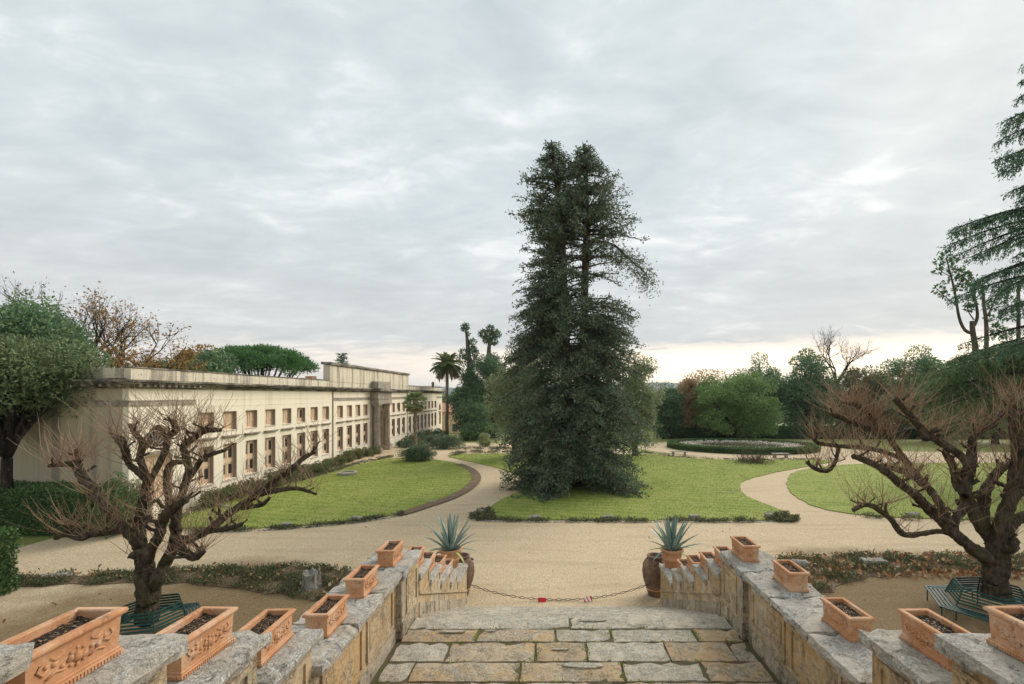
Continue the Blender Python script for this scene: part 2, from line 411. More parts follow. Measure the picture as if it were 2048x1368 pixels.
# stone
def stonemat(name, a, b, dark, pale, pf=.5, df=.6, sc_=1.0, warm=None, streak=0.0):
    m = NT(name); n = m.noise(2.2*sc_, 8, .65); fine = m.noise(30*sc_, 6, .75); pt = m.noise(6*sc_, 9, .75, None, .6); pt2 = m.noise(3.4*sc_, 9, .78, None, .4)
    rnd = m.objrand()
    c = m.mix(m.ramp(n, .3, .7), a, b); c = m.mix(m.mul(rnd, .3), c, pale)
    if warm: c = m.mix(m.ramp(m.noise(1.1*sc_, 5), .42, .58, 0, .85), c, warm)
    c = m.mix(m.ramp(pt2, .50, .57, 0, pf*.75), c, pale)
    crust = m.mul(m.ramp(m.noise(1.7*sc_, 6, .7), .44, .58), m.ramp(m.noise(17*sc_, 9, .82), .50, .56))
    c = m.mix(m.mul(crust, pf), c, tuple(min(.82, x*1.22) for x in pale))
    c = m.mix(m.ramp(pt, .54, .61, 0, df), c, dark)
    spk = m.mul(m.ramp(m.noise(2.6*sc_, 6, .7, None, .5), .42, .56), m.ramp(m.noise(24*sc_, 8, .8), .54, .60))
    c = m.mix(m.mul(spk, .5), c, tuple(x*.55 for x in dark))
    c = m.mix(m.ramp(fine, .55, .72, 0, .35), c, tuple(x*.5 for x in a))
    if streak:
        c = m.mix(m.ramp(m.noise(2.6, 8, .7, m.vec((2.2,2.2,.28))), .50, .64, 0, streak), c, dark)
    m.col(c).rough(.92, .15).bump(m.mul(m.mul(fine, .7), m.mul(pt, crust, 'ADD'), 'ADD'), .028, .9)
stonemat('coping', (.40,.35,.28), (.55,.50,.42), (.12,.105,.085), (.74,.71,.64), .85, .65, 1.5)
stonemat('coping_edge', (.24,.21,.17), (.46,.44,.39), (.055,.052,.047), (.70,.70,.66), .85, .85, 1.6)
stonemat('wall_ochre', (.56,.42,.25), (.70,.56,.37), (.27,.20,.14), (.66,.58,.44), .6, .65, .9, (.56,.36,.165), .6)
stonemat('wall_base', (.46,.37,.255), (.58,.49,.36), (.12,.098,.07), (.60,.54,.43), .6, .75, 1.4, None, .7)
stonemat('flag', (.42,.31,.19), (.54,.42,.275), (.17,.13,.09), (.68,.62,.51), .55, .5, 1.5, (.52,.36,.20))
stonemat('flag_pale', (.46,.385,.28), (.58,.51,.385), (.19,.155,.115), (.74,.69,.585), .85, .5, 2.0)
stonemat('kerb', (.32,.285,.235), (.44,.40,.335), (.15,.13,.10), (.55,.51,.45), .5, .6, 2)
stonemat('pebble', (.34,.31,.26), (.60,.56,.49), (.20,.17,.14), (.75,.72,.66), .5, .4, 3)
stonemat('grey_stone', (.34,.285,.225), (.48,.415,.335), (.10,.09,.078), (.38,.35,.29), .4, .6, .7)
stonemat('parapet', (.55,.48,.37), (.68,.61,.49), (.22,.19,.155), (.74,.69,.60), .5, .5, .5)
m = NT('joint'); n = m.noise(5, 6, .7); m.col(m.mix(m.ramp(n, .45, .6), (.11,.082,.05), (.085,.085,.03))).rough(.95).bump(m.noise(30,5), .02, .8)
m = NT('plaster'); n = m.noise(.5, 7, .6); st = m.noise(1.1, 6, .6, m.vec((1.4,1.4,.08)))
c = m.mix(n, (.80,.715,.56), (.86,.79,.645)); c = m.mix(m.ramp(st, .52, .70, 0, .45), c, (.58,.48,.335)); c = m.mix(m.ramp(m.noise(12, 6, .7), .6, .75, 0, .25), c, (.70,.62,.46))
m.col(c).rough(.9, .15).bump(m.noise(14, 6, .7), .01, .5)
m = NT('plaster_stained_shaded'); n = m.noise(.6, 7, .6); st = m.noise(.75, 6, .6, m.vec((1.5,1.5,.06)))  # streak stains, with the shade of the unlit end painted into the base tone
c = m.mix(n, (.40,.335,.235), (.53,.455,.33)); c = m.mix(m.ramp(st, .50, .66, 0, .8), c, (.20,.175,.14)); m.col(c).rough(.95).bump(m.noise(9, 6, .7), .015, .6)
m = NT('attic'); st = m.noise(1.3, 6, .65, m.vec((1.6,1.6,.10))); n = m.noise(1.2, 8, .7)
c = m.mix(n, (.62,.545,.41), (.74,.665,.52)); c = m.mix(m.ramp(st, .48, .62, 0, .8), c, (.25,.22,.17)); c = m.mix(m.ramp(m.noise(5, 8, .8), .54, .64, 0, .6), c, (.20,.18,.145)); m.col(c).rough(.95).bump(n, .02, .5)
m = NT('cornice'); n = m.noise(2.5, 8, .7); n2 = m.noise(1.2, 7, .7, m.vec((2,.6,3)))
c = m.mix(m.ramp(n, .3, .7), (.15,.13,.105), (.42,.37,.29)); c = m.mix(m.ramp(n2, .42, .60, 0, .85), c, (.055,.05,.044)); m.col(c).rough(.95).bump(n, .03, .7)
m = NT('wood'); g = m.noise(3, 6, .6, m.vec((14,14,1.2))); c = m.mix(g, (.56,.385,.245), (.76,.575,.41)); c = m.mix(m.ramp(m.noise(2.2, 5), .5, .7, 0, .5), c, (.74,.58,.43))
m.col(c).rough(.7).bump(g, .006, .6)
m = NT('wood_reveal'); m.col((.30,.235,.195)).rough(.8)
m = NT('pane'); m.col(m.mix(m.noise(1.5, 3), (.012,.014,.016), (.05,.05,.052))).rough(.12, .5)
def terracotta():
    m = NT('terracotta'); n = m.noise(5, 7, .65); n2 = m.noise(22, 6, .7); r = m.objrand(); st = m.noise(3.2, 6, .65, None, .4)
    c = m.mix(m.ramp(n, .3, .7), (.42,.195,.090), (.56,.295,.150)); c = m.mix(m.mul(r, .3), c, (.62,.30,.155))
    c = m.mix(m.ramp(st, .46, .64, 0, .75), c, (.62,.42,.28)); c = m.mix(m.ramp(m.noise(9, 8, .75, None, .5), .54, .66, 0, .5), c, (.66,.54,.42)); c = m.mix(m.ramp(m.noise(9, 9, .8), .54, .64, 0, .7), c, (.17,.085,.055)); c = m.mix(m.ramp(m.noise(30, 7, .8), .56, .66, 0, .55), c, (.70,.52,.38))
    m.col(c).rough(.85, .2).bump(n2, .008, .6)
terracotta()
m = NT('orcio'); n = m.noise(6, 8, .7); c = m.mix(m.ramp(n, .3, .7), (.10,.060,.042), (.225,.145,.105)); c = m.mix(m.ramp(m.noise(13, 6, .7), .60, .70, 0, .75), c, (.52,.47,.36)); c = m.mix(m.ramp(m.noise(1.8, 5), .5, .68, 0, .5), c, (.36,.22,.14))
m.col(c).rough(.85).bump(n, .015, .7)
m = NT('agave'); r = m.island(); c = m.mix(m.noise(2.2, 3), (.150,.235,.200), (.300,.395,.345)); m.col(c).rough(.5, .35)
m = NT('agave_old'); m.col(m.mix(m.noise(3, 3), (.30,.34,.10), (.48,.47,.20))).rough(.6)
m = NT('bench_green'); n = m.noise(7, 6, .65); c = m.mix(m.ramp(n, .35, .7), (.012,.050,.042), (.026,.085,.068)); c = m.mix(m.ramp(m.noise(30, 5, .7), .62, .72, 0, .5), c, (.13,.20,.16)); m.col(c).rough(.6, .25)
m = NT('iron'); m.col(m.mix(m.noise(20, 4), (.035,.028,.024), (.115,.085,.068))).rough(.7); m.p.inputs['Metallic'].default_value = .5
m = NT('tag_red'); m.col((.60,.025,.030)).rough(.5)
m = NT('tag_white'); m.col((.80,.78,.75)).rough(.5)
m = NT('roof_tile'); w = m.noise(3, 6); m.col(m.mix(w, (.42,.19,.12), (.62,.33,.22))).rough(.9)
m = NT('house_wall'); m.col(m.mix(m.noise(.8, 5), (.66,.47,.30), (.74,.56,.38))).rough(.9)
m = NT('shutter'); m.col((.05,.11,.085)).rough(.6)
m = NT('hill'); n = m.noise(.006, 8, .65); m.col(m.mix(m.ramp(n, .35, .65), (.045,.065,.035), (.15,.15,.085))).rough(.95)
# ------------------------------------------------------------------ ground, court, lawns
def ground():
    xs = [-6000,-2500,-900,-300,-120,-60,-30,0,30,60,120,300,900,2500,6000]
    ys = [-300,-60,-10,20,48,54,60,70,80,95,110,130,150,200,300,450,600,1200,2500,6000]
    mb = MB(); mb.v = [(x, y, gz(y)-.012) for y in ys for x in xs]; n = len(xs)
    mb.f = [(j*n+i, j*n+i+1, (j+1)*n+i+1, (j+1)*n+i) for j in range(len(ys)-1) for i in range(n-1)]
    struct(obj('ground', mb, 'meadow'))
ground()
def px(poly, n=5): return [(p.x, p.y) for p in (G(*q) for q in catmull(poly, n))]
struct(sheet('gravel_court', [(-22,2),(62,2),(62,46.5),(16,46.5),(9,50),(6,66),(-20.5,66),(-20.5,24),(-22,24)], 0.0, 'gravel'))
BX, BY, BR = 23.2, 56.5, 8.6             # the round flower bed
ring = [(BX+12.4*math.cos(a), BY+12.4*math.sin(a)) for a in np.linspace(0, 2*math.pi, 72, endpoint=False)]
struct(sheet('circular_path', ring, .006, 'gravel'))
struct(sheet('garden_path', px([(1630,897),(1700,900),(1800,903),(2000,905),(2200,906),(2200,913),(2000,914),(1800,915),(1660,912)]), .012, 'gravel'))
LEFT = px([(335,1052),(420,1061),(520,1057),(600,1052),(700,1043),(770,1033),(812,1025),(850,1012),(900,995),(938,974),(950,956),(940,940),(915,928),(880,921),(830,918),(780,918),(740,925),(690,938),(620,958),(550,977),(480,996),(400,1022)])
CENT = px([(940,1037),(1000,1040),(1200,1041),(1400,1041),(1540,1041),(1594,1038),(1562,1022),(1520,1005),(1490,990),(1478,975),(1490,962),(1530,950),(1590,938),(1640,929),(1668,922),(1600,920),(1500,921),(1400,918),(1330,912),(1290,909),(1150,909),(1030,908),(930,909),(896,913),(960,928),(1015,942),(1048,958),(1055,970),(1045,981),(1006,999),(974,1018),(945,1030)], 4)
RIGHT = px([(1575,960),(1579,983),(1600,999),(1639,1016),(1700,1028),(1830,1037),(2048,1042),(2300,1044),(2320,990),(2300,925),(2048,926),(1850,927),(1720,929),(1640,935),(1590,945)])
def ragged(poly, amp=.07, seed=0):
    r = np.random.default_rng(seed); out = []; n = len(poly)
    for i in range(n):
        p, q = np.array(poly[i]), np.array(poly[(i+1) % n]); k = max(1, int(np.linalg.norm(q-p)/.35))
        for j in range(k): out.append(tuple(p+(q-p)*j/k+r.normal(size=2)*amp*.6))
    return out
LEFT, CENT, RIGHT = ragged(LEFT, .06, 1), ragged(CENT, .07, 2), ragged(RIGHT, .07, 3)
lawns = []
for nm, poly in (('lawn', LEFT), ('lawn', CENT), ('lawn', RIGHT)):
    o = struct(sheet(nm, poly, .05, 'lawn', None, .07)); lawns.append((o, poly))
# worn earth border along the curved edge of the left lawn
def strip(path, w0, w1):
    p = [np.array(q[:2]) for q in path]; out = []; back = []
    for i, q in enumerate(p):
        t = p[min(i+1,len(p)-1)]-p[max(i-1,0)]; t = t/np.linalg.norm(t); nrm = np.array((-t[1], t[0]))
        out.append(q+nrm*w1); back.append(q-nrm*w0)
    return out+back[::-1]
edge = [tuple(G(*q))[:2] for q in smooth_path([(790,1031),(820,1023),(850,1013),(900,996),(938,975),(951,957),(941,941),(915,929)], 5)]
struct(sheet('soil_border', strip(edge, .42, .30), .062, 'earth'))
# damp ground under the pollard trees, planting beds
DAMPL = px([(-150,1185),(100,1172),(300,1176),(480,1178),(600,1205),(700,1255),(700,1330),(300,1340),(-200,1300)])
DAMPR = px([(1560,1200),(1640,1190),(1760,1155),(1900,1152),(2100,1165),(2350,1180),(2350,1330),(1900,1340),(1560,1290)])
BEDL = px([(-60,1160),(100,1152),(250,1146),(420,1138),(560,1132),(660,1136),(694,1150),(690,1175),(640,1200),(560,1190),(430,1172),(250,1168),(80,1172),(-60,1176)])
BEDR = px([(1556,1122),(1640,1114),(1800,1110),(1950,1112),(2150,1116),(2250,1122),(2250,1150),(2050,1150),(1900,1147),(1780,1150),(1690,1165),(1640,1188),(1590,1165)])
def mound(name, poly, h, mat, seed):
    r = np.random.default_rng(seed); o = sheet(name, poly, .02, mat, None, .05); return struct(o)
BEDL, BEDR = ragged(BEDL, .13, 5), ragged(BEDR, .13, 6)
mound('planting_bed', BEDL, .1, 'earth', 1); mound('planting_bed', BEDR, .1, 'earth', 2)
def hill():
    for nm, Y0, h0, pts, seed in (('hill', 2600, 0, None, 3), ('hill', 4200, 0, None, 5)):
        r = np.random.default_rng(seed); xs = np.linspace(-5200, 6200, 90); mb = MB()
        base = 105 if seed == 3 else 150
        ph = r.random(8)*6.28
        prof = base*(.62+.20*np.sin(xs/800+ph[0])+.12*np.sin(xs/330+ph[1])+.06*np.sin(xs/150+ph[2])+.02*np.sin(xs/60+ph[3]))
        rows = [(-700,0),(-350,.45),(-120,.85),(0,1),(200,.8),(600,0)]
        for dy, k in rows:
            for i, x in enumerate(xs): mb.v.append((x, Y0+dy+120*math.sin(x/500+seed), -13+prof[i]*k*(1+.06*math.sin(x/90+dy))))
        n = len(xs); mb.f = [(j*n+i, j*n+i+1, (j+1)*n+i+1, (j+1)*n+i) for j in range(len(rows)-1) for i in range(n-1)]
        struct(obj(nm, mb, 'hill', None, True))
hill()

# ------------------------------------------------------------------ staircase with its two stepped parapets
LAND, XL, XR = 2.1, -2.62, 3.30
land = MB().box(XL-.1, XR+.1, 6.25, 8.62, LAND-.5, LAND-.03)
landing = struct(obj('stone_landing', land, 'joint'))
def slabs():
    rows = [(8.20,8.655,[-2.6,.32,3.28],['flag_pale','flag_pale']),
            (7.77,8.18,[-2.6,-1.32,.05,1.03,2.5,3.28],['flag','flag','flag_pale','flag_pale','flag']),
            (7.19,7.75,[-2.6,-1.72,-.28,.56,1.88,2.95,3.28],['flag_pale','flag','flag','flag_pale','flag','flag']),
            (6.68,7.17,[-2.6,-2.15,-.5,1.08,2.32,3.28],['flag_pale','flag','flag','flag_pale','flag']),
            (6.27,6.66,[-2.6,-1.2,.3,1.6,3.28],['flag','flag_pale','flag','flag'])]
    k = 0
    for y0, y1, xs, ms in rows:
        for i, mt in enumerate(ms):
            k += 1; g = random.uniform(.003,.011)
            o = obj('paving_slab', MB().rbox(xs[i]+g, xs[i+1]-g, y0+random.uniform(0,.012), y1-random.uniform(0,.012), LAND-.16, LAND+random.uniform(-.008,.008), .008, .16, k, .03), mt, landing)
    # raised flakes of broken surface lying on the slabs
    for u, v, w, dd in ((1165,1331,.75,.16),(905,1264,.5,.1),(1185,1241,.55,.12),(980,1263,.22,.05),(1120,1300,.28,.06)):
        Y = 4.2*F/(v-PV); x = (u-PU)/F*Y; mb = MB(); n = 12; vs = []
        for z in (LAND+.004, LAND+.026):
            for j in range(n):
                a = 2*math.pi*j/n; rr = random.uniform(.75,1.1); vs.append((x+w/2*rr*math.cos(a), Y+dd/2*rr*math.sin(a)*(1.2 if math.sin(a)<0 else .6), z))
        mb.add(vs, [tuple(range(n))[::-1], tuple(range(n,2*n))]+[(j,(j+1)%n,n+(j+1)%n,n+j) for j in range(n)])
        obj('stone_flake', mb, 'flag_pale', landing)
slabs()
stair = thing('stone_staircase', 'worn pale stone steps descending from the landing to the gravel', 'staircase', (.34, 11, 0))
for i in range(14):
    y0 = 8.665+.352*i; z = LAND-.15*(i+1)
    cut = random.uniform(-1, 1.6)
    for a, b in ((XL+.02, cut-.006), (cut+.006, XR-.02)):
        obj('step', MB().rbox(a, b, y0, y0+.40, z-.25 if z > .3 else -.2, z+.0, .007, .3, 900+i*2, .02), 'flag_pale', stair, rel=True)
ups = thing('stone_staircase', 'upper stone flight between the stepped parapets', 'staircase', (.34, 3, 2))
for i in range(16):
    y1 = 6.24-.37*i; obj('step', MB().rbox(XL-.06, XR+.06, y1-.42, y1, LAND+.165*i-.1, LAND+.165*(i+1), .007, .5, 950+i, .02), 'flag', ups, rel=True)
LOW = [(8.9,9.7,3.49),(9.7,10.63,3.93),(10.63,11.63,4.35),(11.63,12.5,4.77),(12.5,13.9,5.13)]
SEGL = [(.25,1.25,.78),(1.25,2.223,1.229),(2.223,3.186,1.684),(3.186,4.154,2.164),(4.154,5.095,2.615),(5.095,8.9,3.03)]+LOW
SEGR = [(.95,1.95,1.11),(1.95,2.9,1.57),(2.9,3.846,2.025),(3.846,4.81,2.49),(4.81,8.9,3.03)]+LOW
def parapet(side, segs, face, label):
    t = thing('parapet_wall', label, 'wall', (face+side*.4, 8, 0))
    s = side                                        # +1: wall lies to the right of its face
    def X(a, b): return (min(face+s*a, face+s*b), max(face+s*a, face+s*b))
    k = 0
    for y0, y1, drop in segs:
        top = CZ-drop; k += 1
        near = y1 < 8.0 or (y1-y0 > 2)
        body = MB(); ov = .08 if near else 0.0
        if y1-y0 > 2:
            a, b = X(.08,.80); body.box(a, b, y0, 7.85, 0, top-.15); a, b = X(0,.80); body.box(a, b, 7.85, y1, 0, top-.15)
        else:
            a, b = X(ov,.80); body.box(a, b, y0, y1, 0, top-.15)
        obj('wall_body', body, 'wall_ochre', t, rel=True)
        n = 4 if y1-y0 > 2 else 1
        for q in range(n):
            a0 = y0+(y1-y0)*q/n; a1 = y0+(y1-y0)*(q+1)/n; a, b = X(-.05,.85)
            obj('coping_slab', MB().rbox(a, b, a0+.004, a1+(.05 if q == n-1 else -.004), top-.15, top+random.uniform(-.004,.004), .009, .11, k*9+q+(50 if s > 0 else 0), .035), 'coping' , t, rel=True)
    # pilaster between landing and lower flight
    top = CZ-3.03
    a, b = X(-.02,.3); obj('pilaster', MB().box(a, b, 7.84, 8.04, LAND, top-.17), 'wall_base', t, rel=True)
    a, b = X(-.075,.3); obj('pilaster_cap', MB().rbox(a, b, 7.80, 8.08, top-.165, top+.012, .008, .1, 77), 'coping_edge', t, rel=True)
    a, b = X(-.05,.2); obj('pilaster_base', MB().rbox(a, b, 7.81, 8.07, LAND, LAND+.28, .006, .1, 78), 'wall_base', t, rel=True)
    # plinth and framed panels of the landing wall
    a, b = X(.05,.2); obj('plinth', MB().rbox(a, b, 5.2, 7.81, LAND-.05, LAND+.22, .006, .2, 79), 'wall_base', t, rel=True)
    a, b = X(-.02,.2); obj('plinth', MB().rbox(a, b, 8.07, 8.8, LAND-.05, LAND+.20, .006, .2, 80), 'wall_base', t, rel=True)
    def frame(y0, y1, z0, z1, off):
        a, b = X(off-.022, off+.1); w = .055
        for (p, q, r, u) in ((y0,y1,z1-w,z1),(y0,y1,z0,z0+w),(y0,y0+w,z0+w+.002,z1-w-.002),(y1-w,y1,z0+w+.002,z1-w-.002)):
            obj('panel_moulding', MB().box(a, b, p, q, r, u), 'wall_ochre', t, rel=True)
        a, b = X(off-.012, off+.1); obj('panel', MB().rbox(a, b, y0+.12, y1-.12, z0+.12, z1-.12, .004, .2, int(y0*10)), 'wall_ochre', t, rel=True)
    frame(5.3, 6.45, LAND+.28, top-.22, .08); frame(6.6, 7.68, LAND+.28, top-.22, .08); frame(8.14, 8.78, LAND+.28, top-.22, 0)
    for (y0, y1, drop) in segs:
        if y1 < 5.2 and y0 > .9: frame(y0+.1, y1-.1, CZ-drop-1.15, CZ-drop-.24, .08)
    # lower flight: sloping string course and a raised strip at every step of the wall
    a, b = X(-.03,.1)
    mb = MB(); ya, za, yb, zb = 8.92, 2.40, 13.88, .30
    mb.prism([(ya,za),(yb,zb),(yb,zb+.07),(ya,za+.07)], 0, a, b); obj('string_course', mb, 'wall_ochre', t, rel=True, fix=True)
    mb = MB(); a, b = X(-.02,.1); mb.prism([(ya,LAND-.3),(yb,-.3),(yb,.10),(ya,LAND+.14)], 0, a, b); obj('skirting', mb, 'wall_base', t, rel=True, fix=True)
    for y0, y1, drop in LOW:
        zz = za+(zb-za)*(y0-ya)/(yb-ya)+.08
        a, b = X(-.018,.1); obj('strip', MB().box(a, b, y0+.01, y0+.09, zz, CZ-drop-.16), 'wall_ochre', t, rel=True)
        obj('strip', MB().box(a, b, y1-.10, y1-.02, zz-.1, CZ-drop-.16), 'wall_ochre', t, rel=True)
    return t
parapet(-1, SEGL, XL, 'left ochre stone parapet with stepped lichen grey copings beside the stairs')
parapet(1, SEGR, XR, 'right ochre stone parapet with stepped lichen grey copings beside the stairs')

# ------------------------------------------------------------------ terracotta troughs
def rect_lathe(mb, rings, cap=True):
    vs = []; fs = []
    for hx, hy, z in rings: vs += [(-hx,-hy,z),(hx,-hy,z),(hx,hy,z),(-hx,hy,z)]
    k = len(rings)
    for i in range(k-1):
        for j in range(4): fs.append((i*4+j, i*4+(j+1)%4, (i+1)*4+(j+1)%4, (i+1)*4+j))
    if cap: fs.append((3,2,1,0)); fs.append(tuple((k-1)*4+j for j in range(4)))
    return mb.add(vs, fs)
def trough_meshes():
    W, L, H = .135, .27, .30; D = {}
    D['body'] = rect_lathe(MB(), [(W-.006,L-.006,.04),(W+.004,L+.004,H-.05),(W-.022,L-.022,H-.05),(W-.028,L-.028,.2),(W-.028,L-.028,.19)])
    pr = [(0,H-.055),(.008,H-.052),(.012,H-.042)]+[(.014+.016*math.sin(a), H-.022-.02*math.cos(a)) for a in np.linspace(0, math.pi, 7)]+[(-.018,H-.002),(-.024,H-.01),(-.024,H-.056)]
    D['rim'] = rect_lathe(MB(), [(W+o, L+o, z) for o, z in pr], False)
    D['foot'] = rect_lathe(MB(), [(W+.012,L+.012,0),(W+.016,L+.016,.012),(W+.012,L+.012,.03),(W+.004,L+.004,.036),(W+.006,L+.006,.05),(W-.002,L-.002,.056)])
    mb = MB(); n = 26
    for i in range(n):
        y = -L+2*L*(i+.5)/n
        for s in (-1,1): mb.box(s*(W+.014)-.006, s*(W+.014)+.006, y-.006, y+.006, .006, .03)
    for i in range(13):
        x = -W+2*W*(i+.5)/13
        for s in (-1,1): mb.box(x-.006, x+.006, s*(L+.014)-.006, s*(L+.014)+.006, .006, .03)
    D['dentils'] = mb
    z0 = .155
    for s in (-1,1):
        mb = MB()
        X = s*(W+.001)
        for i in range(9):                                   # a festoon with rosette and leaf scrolls
            a = -1+2*i/8; mb.ball((X, a*.17, z0+.035*a*a-.02+.012*math.sin(i*2.4)), .016+.007*(i%2), 1, .3, (.55,1,1))
        mb.ball((X, 0, z0-.012), .036, 1, .25, (.45,1,1))
        for q in range(8):
            a = q*math.pi/4; mb.ball((X, .05*math.cos(a), z0-.012+.05*math.sin(a)), .013, 1, .2, (.6,1,1))
        for e in (-1,1):
            mb.tube([(X, e*.20, z0+.05),(X, e*.22, z0+.015),(X, e*.19, z0-.02),(X, e*.16, z0+.0)], .010, 5)
            mb.tube([(X, e*.08, z0+.05),(X, e*.12, z0+.03),(X, e*.15, z0+.055)], .009, 5)
            mb.tube([(X, e*.07, z0-.05),(X, e*.12, z0-.035),(X, e*.17, z0-.055)], .008, 5)
        D['relief%d' % s] = mb; mb = MB(); Y = s*(L+.001)
        mb.ball((0, Y, z0), .030, 1, .2, (1,.5,1.25))
        for q in range(10):
            a = q*math.pi/5; mb.ball((.045*math.cos(a), Y, z0+.052*math.sin(a)), .011, 1, .2, (1,.6,1))
        D['reliefend%d' % s] = mb
    mb = MB(); r = np.random.default_rng(4); nx, ny = 11, 21
    for j in range(ny):
        for i in range(nx):
            x = -W+.026+(2*W-.052)*i/(nx-1); y = -L+.026+(2*L-.052)*j/(ny-1); mb.v.append((x, y, .246+.007*r.normal()))
    mb.f = [(j*nx+i, j*nx+i+1, (j+1)*nx+i+1, (j+1)*nx+i) for j in range(ny-1) for i in range(nx-1)]
    D['soil'] = mb
    mb = MB()
    for q in range(130):
        c = Vector((random.uniform(-W+.04,W-.04), random.uniform(-L+.04,L-.04), .252)); a = random.uniform(0,6.3); l = random.uniform(.004,.014)
        mb.add([c+Vector((math.cos(a),math.sin(a),.1))*l, c+Vector((-math.sin(a),math.cos(a),.3))*l*.5, c-Vector((math.cos(a),math.sin(a),-.1))*l, c+Vector((math.sin(a),-math.cos(a),.3))*l*.5], [(0,1,2,3)])
    D['litter'] = mb
    out = {}
    for k, mb in D.items():
        me = bpy.data.meshes.new('trough_'+k); me.from_pydata(mb.v, [], mb.f)
        me.materials.append(MAT({'soil':'soil','litter':'leaf_fallen'}.get(k, 'terracotta')))
        if k.startswith('relief'):
            ax = 1 if 'end' in k else 0
            for v in me.vertices:
                w0 = (.271 if ax else .136); s0 = 1 if v.co[ax] > 0 else -1; v.co[ax] = s0*(w0+(abs(v.co[ax])-w0)*.62)
            me.shade_smooth()
        out[k] = me
    return out
TM = trough_meshes()
def trough(x, y, z, label, grp, sc_=1.0, rz=0):
    t = thing('terracotta_planter', label, 'planter', (x, y, z), grp, rz); t.scale = (sc_,)*3
    for k in ('body','rim','foot','dentils','relief-1','relief1','reliefend-1','reliefend1','soil','litter'):
        o = link('relief' if k.startswith('relief') else k, TM[k], None, t)
        if k in ('dentils','litter'): stuff(o)
LPX = -2.80-.147; RPX = 3.60+.147
for k, (yn, yf, drop, wh) in enumerate([(2.41,2.97,1.684,'terracotta trough planter nearest the camera on the left parapet'),
        (3.446,4.01,2.164,'second nearest terracotta trough on the left parapet, in front of the green bench'),
        (4.37,4.93,2.615,'third nearest terracotta trough on the left parapet, last before the long coping'),
        (5.67,6.22,3.03,'terracotta trough at the near end of the long left coping'),
        (6.77,7.31,3.03,'middle terracotta trough on the long left coping'),
        (8.0,8.56,3.03,'terracotta trough at the far end of the long left coping, above the pilaster')]):
    trough(LPX, (yn+yf)/2, CZ-drop, wh, 'terracotta troughs on the parapets', 1.0, random.uniform(-.03,.03))
for k, (yn, xi, drop, wh) in enumerate([(3.16,3.56,2.025,'terracotta trough nearest the camera on the right parapet, cut by the frame'),
        (4.10,3.56,2.49,'second nearest terracotta trough on the right parapet, beside the green bench'),
        (5.573,3.635,3.03,'terracotta trough at the near end of the long right coping'),
        (6.985,3.65,3.03,'middle terracotta trough on the long right coping'),
        (8.24,3.455,3.03,'terracotta trough at the far end of the long right coping, above the pilaster')]):
    trough(xi+.147, yn+.285, CZ-drop, wh, 'terracotta troughs on the parapets', 1.0, random.uniform(-.03,.03))
for s, xx in (('left', -2.57-.25), ('right', 3.25+.27)):
    for k, (y0, y1, drop) in enumerate(LOW[:4]):
        trough(xx+(-.03 if s == 'left' else .03)+random.uniform(-.02,.02), y1-.34, CZ-drop, '%s trough down from the top of the lower %s parapet, on a stepped slab' % (('first','second','third','fourth')[k], s), 'terracotta troughs on the lower steps', .98, random.uniform(-.04,.04))

# ------------------------------------------------------------------ jars, agaves, chain
def orcio(x, y, label, rz):
    t = thing('oil_jar', label, 'jar', (x, y, 0), 'big terracotta jars at the foot of the stairs', rz)
    pr = [(.20,0),(.235,.02),(.25,.10),(.30,.26),(.365,.45),(.405,.62),(.415,.78),(.395,.93),(.345,1.06),(.275,1.15),(.225,1.185)]
    obj('body', MB().lathe(pr+[(.20,1.18),(.25,1.12),(.33,.95),(.33,.6),(.2,.2)], 36, jit=.008), 'orcio', t, True)
    obj('lip', MB().lathe([(.205,1.17),(.235,1.18),(.262,1.20),(.27,1.225),(.258,1.25),(.225,1.255),(.195,1.235),(.19,1.16)], 36), 'orcio', t, True)
    obj('band', MB().lathe([(.285,.20),(.302,.215),(.306,.235),(.30,.25)], 36), 'terracotta', t, True)
    obj('band', MB().lathe([(.392,.94),(.405,.95),(.392,.975)], 36), 'orcio', t, True)
    for s in (-1,1):
        obj('lug', MB().tube([(s*.30,-.06,1.09),(s*.36,-.04,1.08),(s*.385,0,1.06),(s*.36,.04,1.08),(s*.30,.06,1.09)], .026, 7), 'orcio', t, True)
orcio(-2.88, 14.35, 'dark brown terracotta oil jar at the left end of the chain', .4)
orcio(3.25, 14.35, 'dark brown terracotta oil jar speckled with lichen at the right end of the chain', 1.2)
